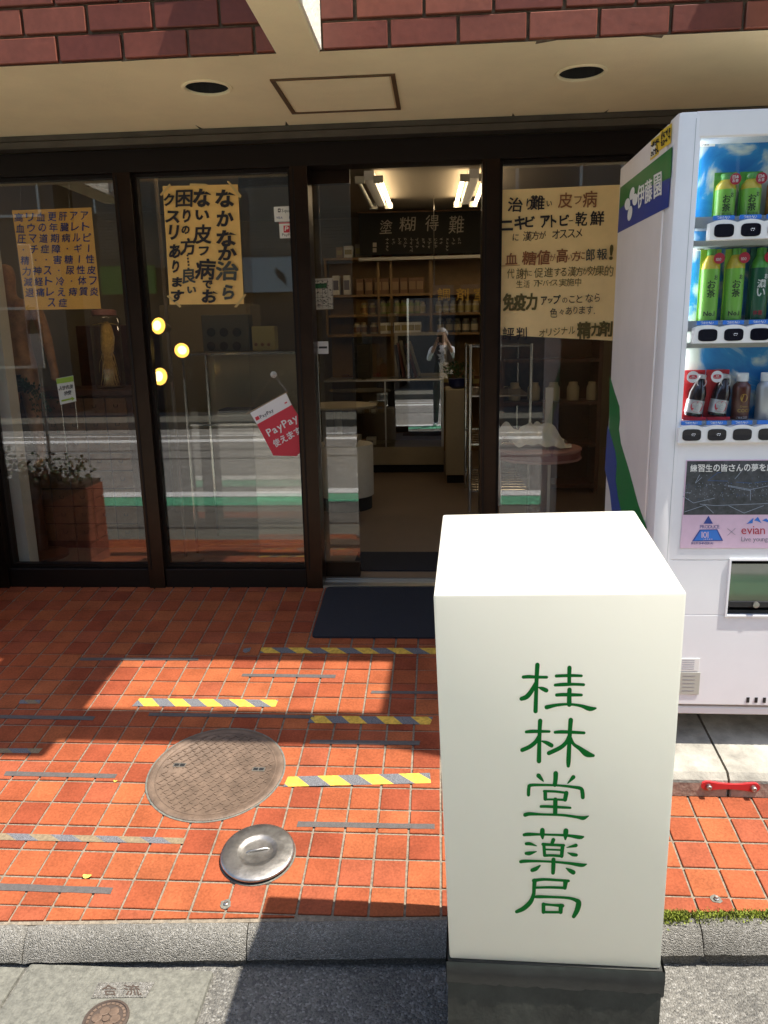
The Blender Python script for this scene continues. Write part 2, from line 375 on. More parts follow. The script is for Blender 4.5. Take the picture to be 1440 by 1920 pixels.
# ================================================================== ground
ROADZ = -.12
KS = .0527; KL = math.sqrt(1+KS*KS); KE = Vector((1/KL, KS/KL, 0)); KO = Vector((KS/KL, -1/KL, 0))   # along the kerb, towards the street
K0 = Vector((0, -1.9516, 0))
def kp(u, v, z): p = K0+KE*u+KO*v; return Vector((p.x, p.y, z))
def ky(X): return K0.y+KS*X
m = MB(); m.add([(-60, -40, ROADZ), (60, -40, ROADZ), (60, 10, ROADZ), (-60, 10, ROADZ)], [(0, 1, 2, 3)])
struct(m.build('road', 'asphalt'))
m = MB(); m.add([(-30, -3.62, ROADZ+.004), (-30, -10.4, ROADZ+.004), (30, -10.4, ROADZ+.004), (30, -3.62, ROADZ+.004)], [(0, 1, 2, 3)])
struct(m.build('carriageway', 'street_asphalt'))
for nm, ya, yb, mt in (('road_line_white', -4.08, -4.34, 'line_white'), ('road_line_green', -3.64, -4.05, 'line_green'), ('road_line_far_white', -8.5, -8.85, 'line_white'), ('road_patch_line', -6.7, -6.8, 'dark_patch'), ('road_joint_line', -7.55, -7.6, 'dark_patch'), ('road_edge_line', -9.3, -9.42, 'line_white'), ('gutter_joint_line', -2.72, -2.75, 'dark_patch')):
    m = MB(); m.add([(-25, ya, ROADZ+.008), (-25, yb, ROADZ+.008), (25, yb, ROADZ+.008), (25, ya, ROADZ+.008)], [(0, 1, 2, 3)]); struct(m.build(nm, mt))
m = MB(); m.box(-30, 30, -14, -10.4, ROADZ, ROADZ+.15, bev=.02); struct(m.build('far_pavement', 'gutter_concrete'))
# kerb: rough concrete stones with joints
kerb = MB()
def kprof(u, top): return [(-.02, -.22), (-.008, top-.002), (.012, top), (.036, top-.014), (.054, top-.045), (.060, top-.066), (.048, top-.078), (.046, -.22)]
joints = [-4.5+i*.6 for i in range(15)]; joff = atz(463, 1765, -.06); u0 = (joff-K0).dot(KE); joints = [u0+.6*i for i in range(-6, 8)]
kr = None
m = MB(); pa = [kp(joints[0]-1, v, z) for v, z in ((-.03, -.3), (-.03, -.05), (.04, -.09), (.04, -.3))]; pb = [kp(joints[-1]+1, v, z) for v, z in ((-.03, -.3), (-.03, -.05), (.04, -.09), (.04, -.3))]
m.add(pa+pb, [(0, 1, 5, 4), (1, 2, 6, 5), (2, 3, 7, 6)]); kr = struct(m.build('kerb', 'gutter_concrete'))
for i in range(len(joints)-1):
    m = MB(); n = 24; ua, ub = joints[i]+.0015, joints[i+1]-.0015; rows = []
    for k in range(n+1):
        u = ua+(ub-ua)*k/n; top = fz(kp(u, 0, 0).x, kp(u, 0, 0).y)-.004; e = .003 if 0 < k < n else .007
        rows.append([kp(u, v+random.uniform(-e, e)*.6-(.004 if k in (0, n) else 0), z+random.uniform(-e, e)*.5-(.004 if k in (0, n) else 0)) for v, z in kprof(u, top)])
    q = len(rows[0]); m.add([p for r in rows for p in r], [(a*q+j, a*q+j+1, (a+1)*q+j+1, (a+1)*q+j) for a in range(n) for j in range(q-1)]+[tuple(range(q))[::-1], tuple(range(n*q, n*q+q))])
    m.build('kerb_stone', 'kerb_concrete', kr, smooth=50)
# concrete drain cover slab in the gutter with name plate and round cap
g = thing('gutter_cover', 'pale concrete gutter cover slab with raised nameplate and small round iron cap', 'drain cover', atz(230, 1880, ROADZ))
xa = atz(24, 1860, ROADZ).x; xb = atz(392, 1860, ROADZ).x
m = MB(); m.box(xa+.004, xb-.004, -2.62, -2.062, ROADZ-.05, ROADZ+.012, bev=.008); m.build('slab', 'gutter_concrete', g, smooth=40)
def gp(x, y): return atz(x, y, ROADZ+.0145)
m = MB(); m.poly([gp(184, 1842), gp(290, 1841), gp(274, 1869), gp(171, 1871)], (0, 0, 1), .004); pl = m.build('nameplate', 'kerb_concrete', g)
m = MB(); mp = lambda x, y: atz(x, y, ROADZ+.0155)
m.gl('合', 205, 1856, 27, 20, mp, bold=.01, skew=-.25); m.gl('流', 248, 1856, 30, 20, mp, bold=.01, skew=-.25); m.build('lettering', 'iron_dark', pl)
c = atz(199, 1912, ROADZ+.013); rr = .055
m = MB(); m.lathe([(rr, 0), (rr, .004), (rr*.9, .005), (rr*.88, .0025), (.001, .0025)], c, 32); cp = m.build('cap', 'iron_dark', g, smooth=40)
m = MB()
for k in range(6):
    a = k*math.pi/3; pc = c+V(math.cos(a)*.023, math.sin(a)*.023, .0015)
    m.lathe([(.0125, 0), (.0125, .003), (.009, .0035)], pc, 10)
m.lathe([(.009, 0), (.009, .005)], c, 10)
for k in range(24):
    a = k*math.pi/12; m.box(-.004, .004, .040, .046, .001, .004, M=Matrix.Translation(c)@Matrix.Rotation(a, 4, 'Z'))
m.build('pattern', 'iron', cp)
for xs in ((-3.2, xa-.004), ):
    m = MB(); m.box(xs[0], xs[1], -2.62, -2.075, ROADZ-.05, ROADZ+.010, bev=.008); g2 = m.build('gutter_slab', 'gutter_concrete', smooth=40); struct(g2)
# ------------------------------------------------------------------ forecourt tiles
TS = .09815; TX0, TY0 = -1.86615, .00816; GR = .0072; TL = TS*math.sqrt(1+SLM**2)
def FPt(X, Y, h=0): return Vector((X, Y, fz(X, Y)+h))
XL, XR = TX0-8*TS, TX0+50*TS
m = MB(); b1 = [(XL, 0.04), (XR, 0.04), (XR, ky(XR)), (XL, ky(XL))]
m.add([FPt(x, y, -.0048) for x, y in b1]+[FPt(x, y, -.12) for x, y in b1], [(3, 2, 1, 0), (0, 1, 5, 4), (1, 2, 6, 5), (2, 3, 7, 6), (3, 0, 4, 7)])
forecourt = struct(m.build('forecourt_paving', 'grout'))
mh_c = fl(406, 1447); mh_r = (fl(536, 1443)-fl(278, 1452)).length/2
dc_c = fl(484, 1604); dc_r = (fl(556, 1600)-fl(413, 1608)).length/2
tm = MB(); a, b2 = (TS-GR)/2, (TL-GR)/2
tm.box(-a, a, -b2, b2, -.012, 0, bev=.0016); proto = tm.build('tile', 'tile', None)
trot = Matrix.Rotation(math.atan(SLM), 4, 'X') @ Matrix.Rotation(-math.atan(SLX), 4, 'Y'); teul = trot.to_euler()
cand = []
def clip(poly, f):
    out = []
    for i in range(len(poly)):
        p, q = poly[i], poly[(i+1) % len(poly)]; a, b = f(p), f(q)
        if a >= 0: out.append(p)
        if (a >= 0) != (b >= 0): t = a/(a-b); out.append((p[0]+(q[0]-p[0])*t, p[1]+(q[1]-p[1])*t))
    return out
cutmb = []
for r in range(0, 23):
    for c in range(-8, 50):
        X = TX0+(c+.5)*TS; Y = TY0-(r+.5)*TS
        hx = (TS-GR)/2
        cor = [(X-hx, Y-hx), (X+hx, Y-hx), (X+hx, Y+hx), (X-hx, Y+hx)]
        if all((Vector(q)-mh_c.xy).length < mh_r*.93 for q in cor) or all((Vector(q)-dc_c.xy).length < dc_r for q in cor): continue
        f = lambda p: p[1]-ky(p[0])-.010
        if all(f(q) < 0 for q in cor): continue
        px, py, z = pix(FPt(X, Y)); vis = -30 < px < 1470 and py < 1990 and not (850 < px < 1262 and py > 1130) and not (px > 1262 and py < 1480)
        cut = any(f(q) < 0 for q in cor)
        cand.append((0 if not vis else 1/z**2, r, c, X, Y, clip(cor, f) if cut else None))
cand.sort(key=lambda t: -t[0])
rest = MB(); first = True
for i, (sc_, r, c, X, Y, pl) in enumerate(cand):
    dz = random.uniform(-.0006, .0009)
    if pl is not None:
        mm = MB() if i < 300 else rest
        if len(pl) > 2 and max(p[1] for p in pl)-min(p[1] for p in pl) > .008: mm.poly([FPt(x, y, dz) for x, y in pl], FN, .012)
        if i < 300 and mm.v: mm.build('tile', 'tile', forecourt)
    elif i < 300:
        if first: o = proto; first = False
        else: o = proto.copy(); COL.objects.link(o)
        o.location = FPt(X, Y, dz); o.rotation_euler = (teul.x+random.uniform(-.006, .006), teul.y+random.uniform(-.006, .006), random.uniform(-.008, .008)); o.parent = forecourt
    else:
        M = Matrix.Translation(FPt(X, Y, dz)) @ Matrix.Rotation(random.uniform(-.006, .006), 4, 'Z') @ trot
        rest.add([M @ Vector(v) for v in tm.v], tm.f)
o = rest.build('remaining_tiles', 'tile', forecourt); o['kind'] = 'stuff'
# ================================================================== building
SOF = 2.42
B = thing('pharmacy_building', 'pharmacy shopfront with maroon brick band, cream soffit and dark bronze window frames', 'building', (-.3, 0, ZS))
ld = [atz(388, 164, SOF), atz(1090, 136, SOF)]
# soffit with two round recesses and a hatch
bm = bmesh.new()
SX0, SX1, SY0, SY1 = -4.2, 4.6, -.953, .08
m = MB(); hs = []
hatch = [atz(505, 148, SOF), atz(745, 137, SOF), atz(748, 204, SOF), atz(548, 211, SOF)]
hx0, hx1 = (hatch[0].x+hatch[3].x)/2, (hatch[1].x+hatch[2].x)/2; hy0, hy1 = -.711, -.282
def ringquad(cx, cy, r, x0, x1, y0, y1, n=32):
    vs = [V(cx+math.cos(2*math.pi*k/n)*r, cy+math.sin(2*math.pi*k/n)*r, SOF) for k in range(n)]; os = []
    for k in range(n):
        dx, dy = math.cos(2*math.pi*k/n), math.sin(2*math.pi*k/n)
        t = min((x1-cx)/dx if dx > 1e-9 else (x0-cx)/dx if dx < -1e-9 else 1e9, (y1-cy)/dy if dy > 1e-9 else (y0-cy)/dy if dy < -1e-9 else 1e9); os.append(V(cx+dx*t, cy+dy*t, SOF))
    m.add(vs+os, [(k, n+k, n+(k+1) % n, (k+1) % n) for k in range(n)])
    up = [v+V(0, 0, .10) for v in vs]; m.add(vs+up, [(k, (k+1) % n, n+(k+1) % n, n+k) for k in range(n)]+[tuple(range(2*n-1, n-1, -1))], 1)
def q(x0, x1, y0, y1): m.add([(x0, y0, SOF), (x0, y1, SOF), (x1, y1, SOF), (x1, y0, SOF)], [(0, 1, 2, 3)])
LR = .083
for p in ld: ringquad(p.x, p.y, LR, p.x-.2, p.x+.2, SY0, SY1)
q(SX0, ld[0].x-.2, SY0, SY1); q(ld[0].x+.2, ld[1].x-.2, SY0, SY1); q(ld[1].x+.2, SX1, SY0, SY1)
m.box(SX0, SX1, SY0+.15, SY1, SOF+.13, SOF+.18)
m.build('soffit', ['cream_stucco', 'hole_dark'], B)
for p in ld:
    m = MB(); m.lathe([(LR-.004, .004), (LR-.004, -.003), (LR+.002, -.006), (LR+.010, -.004), (LR+.011, .0)], (p.x, p.y, SOF-.001), 32)
    # leave the middle open: rebuild as ring without caps
    m.f = m.f[:-2]; m.m = m.m[:-2]; m.build('downlight_ring', 'cream_stucco', B, smooth=40)
    m = MB(); m.lathe([(.058, SOF+.095), (.052, SOF+.07), (.035, SOF+.055), (.001, SOF+.05)], (p.x, p.y, 0), 24); m.build('downlight_lens', 'iron_dark', B, smooth=50)
m = MB(); w_ = .012
for x0, x1, y0, y1 in ((hx0, hx1, hy0, hy0+w_), (hx0, hx1, hy1-w_, hy1), (hx0, hx0+w_*1.3, hy0+w_, hy1-w_), (hx1-w_*1.3, hx1, hy0+w_, hy1-w_)): m.box(x0, x1, y0, y1, SOF-.006, SOF-.0005)
h_ = m.build('hatch', 'hatch_trim', B)
m = MB(); m.box(hx0+.022, hx1-.022, hy0+.018, hy1-.018, SOF-.003, SOF-.0004); m.build('hatch_panel', 'cream_stucco', h_)
# brick band
BW = -.95
m = MB(); m.box(-4.2, 4.6, BW+.006, BW+.14, SOF+.002, 7.2); bw = m.build('brick_wall', 'mortar', B)
BL, BH, BG = .211, .0745, .0115
bp_ = MB(); bp_.box(-BL/2, BL/2, -.012, .012, -BH/2, BH/2, bev=.002); bproto = bp_.build('brick', 'brick', None); fb = True; bst = MB()
offs = [.0, .5, .02, .52, .0, .5]
for row in range(14):
    z = SOF+.006+BH/2+row*(BH+BG)
    for k in range(-22, 26):
        x = -.39+.012+BL/2+(k+(offs[row % 6]))*(BL+BG)
        if x-BL/2 < -.388 and x+BL/2 > -.540:
            for a, b in ((x-BL/2, min(x+BL/2, -.541)), (max(x-BL/2, -.382), x+BL/2)):
                if b-a > .015 and not (a < -.541 < b) and row < 5: mm = MB(); mm.box(a, b, BW-.012, BW+.012, z-BH/2, z+BH/2, bev=.002); mm.build('brick', 'brick', bw)
            continue
        vis = row < 3 and -1.75 < x < 1.4
        if vis:
            if fb: o = bproto; fb = False
            else: o = bproto.copy(); COL.objects.link(o)
            o.location = (x+random.uniform(-.002, .002), BW+random.uniform(-.0015, .0015), z+random.uniform(-.001, .001)); o.rotation_euler = (0, random.uniform(-.004, .004), random.uniform(-.004, .004)); o.parent = bw; o.matrix_parent_inverse = Matrix()
        else: bst.add([Vector(v)+V(x, BW, z) for v in bp_.v], bp_.f)
o = bst.build('remaining_bricks', 'brick', bw); o['kind'] = 'stuff'
# closing bricks against the fin
# fins and outer beam: they throw the striped shade on the tiles
FT = 3.34
for fx0, fx1 in ((-.535, -.392), (1.175, 1.318), (-2.245, -2.102), (2.885, 3.028)):
    m = MB(); m.box(fx0, fx1, -1.60, BW+.005, SOF-.004, FT, bev=.004); m.build('concrete_fin', ['cream_stucco'], B)
    m = MB(); m.box(fx1+.0005, fx1+.008, -1.594, BW-.013, SOF+.002, FT-.004); m.build('stucco_face', 'white_stucco', B)
m = MB(); m.box(-4.2, 4.6, -1.580, -1.405, FT-.24, FT-.004, bev=.004); m.build('outer_beam', 'cream_stucco', B)
m = MB(); m.box(-4.2, 4.6, BW+.15, 6.2, 3.2, 7.2); m.build('upper_storey', 'cream_stucco', B)
# metal rail and header
m = MB(); m.box(-4.2, 4.6, -.105, -.052, SOF-.024, SOF-.001); m.box(-4.2, 4.6, -.12, -.053, SOF-.058, SOF-.030); m.build('shutter_rail', 'grey_rail', B)
GT = 2.262
m = MB(); m.box(-4.2, 4.6, -.05, .06, GT+.001, SOF-.062); m.build('header', 'bronze_dark', B)
GB = at(300, 1062, 0).z
X1a, X1b = -1.497, at(251, 324, 0).x; X2a, X2b = -.676, at(579, 316, 0).x; XDa, XDb = .190, at(936, 300, 0).x; XLJ = at(24, 1060, 0).x; XR1 = 1.36
XPan = at(665, 700, .07).x
for nm, a, b in (('mullion', X1a, X1b), ('mullion', X2a, X2b), ('mullion', XDa, XDb), ('mullion', XR1, XR1+.075), ('jamb', XLJ-.14, XLJ)):
    m = MB(); m.box(a, b, -.055, .065, fz(0, 0)-.02, GT); m.box(a+.012, a+.020, -.058, -.055, GB, GT-.01, 1); m.build(nm, ['bronze', 'bronze_dark'], B)
def window(x0, x1, z0, z1, nm='window', extra=''):
    W = MB(); e = .016
    for a in ((x0, x0+e, z0, z1), (x1-e, x1, z0, z1), (x0+e, x1-e, z1-e, z1), (x0+e, x1-e, z0, z0+e*1.2)): W.box(a[0]+.0005, a[1]-.0005, -.018, .024, a[2]+.0005, a[3]-.0005)
    wo = W.build(nm, 'bronze_dark', B)
    p = MB(); p.box(x0+e*.5, x1-e*.5, 0, .006, z0+e*.5, z1-e*.5); p.build('pane', 'shop_glass', wo)
    return wo
window(XLJ, X1a, GB, GT); window(X1b, X2a, GB, GT); window(XDb, XR1, GB, GT); window(XR1+.075, 4.5, GB, GT)
for a, b in ((XLJ, X1a), (X1b, X2a), (XDb, XR1), (XR1+.075, 4.6)):
    m = MB(); m.box(a+.001, b-.001, -.045, .06, fz(0, 0)-.03, GB-.001, bev=.004); m.build('sill', 'bronze_dark', B)
# end walls of the shopfront
m = MB(); m.box(-4.2, XLJ-.142, -.08, .2, -.3, SOF-.064); m.build('left_pier', 'planter_brick', B)
# sliding glass door, pushed open to the left
D = MB(); dy0, dy1 = .075, .11; dz0 = ZS+.006
D.box(X2b-.35, XPan-.0, dy0, dy1, dz0, GB+.0, 0); dr = D.build('sliding_door', 'bronze', B)
m = MB(); m.box(X2b-.35, XPan, dy0, dy1, GT-.055, GT+.03); m.build('top_rail', 'bronze', dr)
m = MB(); m.box(X2b-.35, XPan, dy0+.012, dy0+.020, GB+.001, GT-.056); m.build('pane', 'shop_glass', dr)
hxp = at(601, 850, .06).x
m = MB(); m.tube([(hxp, .055, at(601, 1050, .06).z), (hxp, .055, at(598, 660, .06).z)], .008, 10)
for zz in (at(601, 1020, .06).z, at(598, 690, .06).z): m.tube([(hxp, .055, zz), (hxp, dy0+.012, zz)], .006, 8)
m.build('handle', 'chrome', dr, smooth=40)
tp = at(604, 652, .055); m = MB(); m.box(tp.x-.026, tp.x+.026, dy0+.009, dy0+.0115, tp.z-.03, tp.z+.03); m.box(tp.x-.02, tp.x+.02, dy0+.008, dy0+.0088, tp.z-.004, tp.z+.006, 1); m.build('sticker', ['paper_white', 'ink_grey'], dr)
m = MB(); m.box(X2b, XDa, -.05, .16, ZS-.03, ZS+.002); m.box(X2b, XDa, .02, .03, ZS+.002, ZS+.008); m.box(X2b, XDa, .06, .07, ZS+.002, ZS+.008); m.build('threshold', 'aluminium', B)
# ================================================================== shop interior
FLZ = ZS+.01; RX0, RX1, RY1, CZ = -2.75, 2.6, 4.75, 2.74
def sheet(name, pts, mt): m = MB(); m.add(pts, [tuple(range(len(pts)))]); return struct(m.build(name, mt))
sheet('shop_floor', [(RX0, .06, FLZ), (RX1, .06, FLZ), (RX1, RY1, FLZ), (RX0, RY1, FLZ)], 'shop_floor')
sheet('shop_ceiling', [(RX0, .06, CZ), (RX0, RY1, CZ), (RX1, RY1, CZ), (RX1, .06, CZ)], 'ceiling_warm')
sheet('wall_back', [(RX0, RY1, FLZ), (RX1, RY1, FLZ), (RX1, RY1, CZ), (RX0, RY1, CZ)], 'wall_warm')
sheet('wall_left', [(RX0, .06, FLZ), (RX0, RY1, FLZ), (RX0, RY1, CZ), (RX0, .06, CZ)], 'wall_warm')
sheet('wall_right', [(RX1, RY1, FLZ), (RX1, .06, FLZ), (RX1, .06, CZ), (RX1, RY1, CZ)], 'wall_warm')
m = MB(); m.box(RX0, RX1, .061, .12, GT+.02, CZ); m.build('bulkhead', 'wall_warm', B)
# outer shell so no daylight leaks in
m = MB(); m.box(-4.2, RX0-.01, .2, 6.2, -.3, 3.2); m.build('side_wall', 'cream_stucco', B)
m = MB(); m.box(RX1+.01, 4.6, .07, 6.2, -.3, 3.2); m.build('side_wall', 'cream_stucco', B)
m = MB(); m.box(-4.2, 4.6, RY1+.01, 6.2, -.3, 3.2); m.build('rear_wall', 'cream_stucco', B)
m = MB(); m.box(RX0, RX1, .07, RY1, CZ+.01, 3.2); m.build('floor_slab', 'cream_stucco', B)
# ================================================================== sign box
_R = (Matrix.Rotation(-.0412, 3, 'Z') @ Matrix.Rotation(.0988, 3, 'X') @ Matrix.Rotation(-.0311, 3, 'Y'))   # stands a little askew, leaning to the street
ex, ey, ez = _R.col[0].copy(), _R.col[1].copy(), _R.col[2].copy(); wid, dep = .4202, .4344
O = V(-.0126, -2.4519, 1.0659)                                             # front top left corner
hgt = .8207
SG = thing('pharmacy_sign_box', 'white acrylic sign box with green characters on a dark taped base by the kerb', 'sign', (O.x+wid/2, O.y+.2, ROADZ))
MS = Matrix(((ex.x, ey.x, ez.x, O.x), (ex.y, ey.y, ez.y, O.y), (ex.z, ey.z, ez.z, O.z), (0, 0, 0, 1)))
th = .006; m = MB()
m.box(0, wid, 0, dep, -hgt, 0, M=MS, bev=.0055)
body = m.build('box', 'acrylic', SG, smooth=40)
m = MB(); m.box(th*2, wid-th*2, th*2, dep-th*2, -hgt+.005, -hgt+.015, M=MS); m.build('floor_plate', 'white', SG)
m = MB(); m.tube([MS @ V(wid*.5, dep*.5, -hgt+.03), MS @ V(wid*.5, dep*.5, -.12)], .013, 10); m.build('inner_tube', 'tube_off', SG)
m = MB()
for q in range(14):
    x, y, l = random.uniform(.04, wid-.04), random.uniform(.04, dep-.03), random.uniform(.002, .008); m.box(x, x+l, y, y+.0012, .0002, .0005, M=MS)
m.build('scuff_marks', 'tape_grey', body)['kind'] = 'stuff'
# characters, brushed in clerical style: strokes (x, y, width) in zoomed pixels
def strokes(lst, ox, oy, sc, name):
    m = MB(); n = -ey
    for si, st in enumerate(lst):
        pts = [(ox+x/sc, oy+y/sc, w_/sc) for x, y, w_ in st]
        # smooth by Catmull-Rom
        P = []
        for i in range(len(pts)-1):
            p0, p1, p2, p3 = pts[max(i-1, 0)], pts[i], pts[i+1], pts[min(i+2, len(pts)-1)]
            for k in range(6):
                t = k/6; P.append(tuple(.5*(2*p1[j]+(p2[j]-p0[j])*t+(2*p0[j]-5*p1[j]+4*p2[j]-p3[j])*t*t+(3*p1[j]-p0[j]-3*p2[j]+p3[j])*t**3) for j in range(3)))
        P.append(pts[-1]); L_, R_ = [], []
        for i, (x, y, w_) in enumerate(P):
            a, b = P[max(i-1, 0)], P[min(i+1, len(P)-1)]; dx, dy = b[0]-a[0], b[1]-a[1]; l = math.hypot(dx, dy) or 1; nx, ny = -dy/l, dx/l
            L_.append((x+nx*w_/2, y+ny*w_/2)); R_.append((x-nx*w_/2, y-ny*w_/2))
        def capp(p, dx, dy, w_):
            l = math.hypot(dx, dy) or 1; dx, dy = dx/l, dy/l
            return [(p[0]+dx*math.cos(t)*w_/2-dy*math.sin(t)*w_/2*(-1), p[1]+dy*math.cos(t)*w_/2+dx*math.sin(t)*w_/2*(-1)) for t in [math.radians(q) for q in (-60, -30, 0, 30, 60)]]
        e = P[-1]; f_ = P[-2]; ce = capp(e, e[0]-f_[0], e[1]-f_[1], e[2]); s_ = P[0]; g_ = P[1]; cs = capp(s_, s_[0]-g_[0], s_[1]-g_[1], s_[2])
        off = .0012+.00012*si
        mp = lambda q: onplane(q[0], q[1], O-ey*off, ey)
        nn = len(L_); vs = [mp(q) for q in L_+R_]; m.add(vs, [(i, i+1, nn+i+1, nn+i) for i in range(nn-1)])
        m.add([mp(L_[-1])]+[mp(q) for q in ce]+[mp(R_[-1])], [tuple(range(7))]); m.add([mp(R_[0])]+[mp(q) for q in cs]+[mp(L_[0])], [tuple(range(7))])
    return m.build(name, 'green_paint', body)
kei = [[(415, 120, 62), (405, 300, 56), (398, 500, 54), (390, 745, 60)], [(225, 285, 46), (300, 280, 50), (400, 285, 42), (540, 287, 40)], [(392, 370, 50), (330, 480, 62), (270, 550, 66), (200, 578, 56)], [(435, 425, 22), (480, 440, 52), (535, 465, 58)],
       [(848, 160, 60), (845, 270, 54), (845, 370, 52)], [(670, 270, 44), (760, 266, 44), (900, 264, 42), (1010, 268, 36)], [(655, 393, 40), (760, 385, 50), (900, 382, 42), (1040, 388, 40)], [(848, 455, 60), (845, 560, 62), (845, 655, 66)], [(675, 527, 46), (760, 522, 50), (900, 525, 46), (1010, 527, 38)], [(540, 692, 60), (680, 662, 44), (845, 652, 36), (1000, 672, 44), (1120, 712, 66), (1200, 706, 30)]]
rin = [[(452, 875, 60), (445, 1020, 54), (440, 1200, 56), (436, 1420, 62)], [(265, 1025, 42), (340, 1018, 50), (450, 1018, 42), (575, 1020, 36)], [(435, 1085, 46), (390, 1160, 56), (310, 1225, 58), (210, 1270, 56)], [(478, 1150, 22), (540, 1172, 52), (605, 1208, 58)],
       [(865, 865, 64), (855, 1000, 58), (845, 1200, 58), (835, 1410, 62), (832, 1485, 46)], [(655, 1030, 42), (740, 1025, 50), (860, 1028, 46), (1045, 1038, 40)], [(845, 1080, 50), (800, 1170, 54), (720, 1240, 58), (570, 1312, 58)], [(862, 1110, 46), (905, 1190, 44), (990, 1250, 58), (1080, 1320, 84), (1170, 1345, 40)]]
dou = [[(662, 145, 66), (660, 220, 62), (650, 300, 58)], [(430, 175, 62), (465, 215, 44), (495, 250, 18)], [(900, 195, 58), (865, 235, 38), (825, 278, 16)], [(295, 435, 46), (300, 340, 48), (325, 305, 44), (500, 302, 34), (700, 308, 32), (900, 330, 40), (1000, 350, 50), (1022, 400, 56), (1028, 468, 54)],
       [(505, 385, 36), (660, 390, 34), (815, 410, 34)], [(520, 395, 52), (522, 490, 52)], [(805, 410, 60), (788, 500, 56)], [(520, 497, 30), (650, 497, 30), (790, 503, 34)], [(658, 500, 62), (655, 690, 60)], [(462, 592, 38), (560, 592, 40), (760, 604, 38), (860, 610, 32)], [(250, 705, 56), (310, 692, 50), (500, 700, 34), (750, 708, 36), (950, 735, 40), (1035, 748, 54), (1105, 720, 14)]]
yaku = [[(235, 182, 42), (300, 175, 50), (480, 178, 32), (800, 190, 36), (980, 215, 54), (1035, 210, 26)], [(482, 120, 64), (482, 180, 64), (485, 230, 28)], [(800, 128, 70), (795, 190, 62), (792, 242, 26)], [(630, 250, 54), (612, 300, 46)], [(490, 310, 44), (620, 318, 38), (770, 325, 40)], [(502, 310, 44), (512, 460, 44)], [(755, 330, 52), (742, 470, 52)], [(515, 380, 26), (740, 388, 26)], [(515, 462, 40), (620, 460, 36), (742, 470, 40)],
        [(265, 303, 44), (320, 305, 44), (405, 332, 12)], [(262, 433, 42), (310, 432, 54), (400, 408, 14)], [(935, 325, 50), (880, 338, 36), (812, 354, 10)], [(940, 455, 44), (890, 448, 48), (825, 425, 14)], [(190, 545, 46), (250, 538, 46), (420, 538, 34), (640, 548, 32), (850, 568, 40), (1010, 592, 52), (1075, 580, 20)], [(632, 515, 56), (630, 610, 58), (626, 695, 52)], [(345, 660, 52), (395, 640, 56), (450, 598, 22)], [(900, 690, 62), (855, 665, 54), (802, 632, 14)]]
kyoku = [[(365, 800, 50), (500, 785, 40), (700, 795, 36), (835, 805, 38)], [(795, 815, 66), (785, 900, 50)], [(390, 895, 34), (600, 892, 36), (790, 900, 38)], [(378, 800, 60), (370, 900, 52), (362, 990, 50), (320, 1090, 62), (230, 1175, 64), (135, 1220, 48)], [(380, 1020, 34), (440, 1018, 46), (600, 1022, 36), (830, 1035, 38), (935, 1065, 52), (972, 1100, 72), (950, 1200, 70), (905, 1285, 52)], [(490, 1118, 40), (620, 1130, 34), (755, 1140, 50)], [(497, 1120, 52), (497, 1225, 52)], [(732, 1140, 60), (728, 1225, 56)], [(500, 1226, 36), (730, 1228, 36)]]
strokes(kei, 950, 1230, 7.2, 'character'); strokes(rin, 950, 1230, 7.2, 'character'); strokes(dou, 950, 1430, 7.2, 'character'); strokes(yaku, 950, 1540, 7.2, 'character'); strokes(kyoku, 950, 1540, 7.2, 'character')
# dark base with tape wrapped round its top edge
def sb(x, y, z): return MS @ V(x, y, z)
m = MB(); top = [sb(-.003, -.004, -hgt-.001), sb(wid+.003, -.004, -hgt-.001), sb(wid+.003, dep-.11, -hgt-.001), sb(-.003, dep-.11, -hgt-.001)]
for p in top: pass
bt = [V(p.x, p.y, ROADZ) for p in top]; bt = [V(p.x, p.y-.005 if i < 2 else p.y, ROADZ) for i, p in enumerate(bt)]
m.add(top+bt, [(0, 1, 2, 3)[::-1], (4, 5, 6, 7)[::-1], (0, 4, 5, 1), (1, 5, 6, 2), (2, 6, 7, 3), (3, 7, 4, 0)]); base = m.build('base', 'sign_base', SG)
m = MB(); n = 40; rows = []
for j, (t, bulge) in enumerate(((-.002, .002), (.012, .007), (.030, .006), (.052, .003), (.062, .0016))):
    row = []
    for i in range(n+1):
        u = i/n; x = -.006+(wid+.012)*u; z = -hgt-t-.004*u*(j > 0)-(.006*math.sin(u*9)*.3 if j in (1, 2) else 0)
        row.append(sb(x, -.006-bulge-random.uniform(0, .0022)*(0 < j < 4), z))
    rows.append(row)
m.add([p for r in rows for p in r], [(a*(n+1)+i, (a+1)*(n+1)+i, (a+1)*(n+1)+i+1, a*(n+1)+i+1) for a in range(4) for i in range(n)])
for xs in (-.0075, wid+.0075): m.add([sb(xs, -.008, -hgt+.001), sb(xs, dep-.11, -hgt+.001), sb(xs, dep-.11, -hgt-.062), sb(xs, -.008, -hgt-.066)], [(0, 1, 2, 3)])
m.build('tape_wrap', 'tape_black', base, smooth=60)
# ================================================================== door mat
corn = [fl(611, 1104, .006), fl(880, 1104, .006), fl(880, 1197, .006), fl(590, 1196, .006)]
pts = []; x0_, x1_, y0_, y1_ = at(612, 1100, -.06).x, .12, fl(592, 1197).y, fl(612, 1104).y; r_ = .02
for cx, cy, a0 in ((x1_-r_, y1_-r_, 0), (x0_+r_, y1_-r_, 90), (x0_+r_, y0_+r_, 180), (x1_-r_, y0_+r_, 270)):
    pts += [FPt(cx+r_*math.cos(math.radians(a0+k*22.5)), cy+r_*math.sin(math.radians(a0+k*22.5)), .010) for k in range(5)]
m = MB(); m.poly(pts, FN, .0095); tag(m.build('door_mat', 'mat_rubber'), 'black ribbed rubber door mat lying on the tiles before the open doorway', 'door mat')
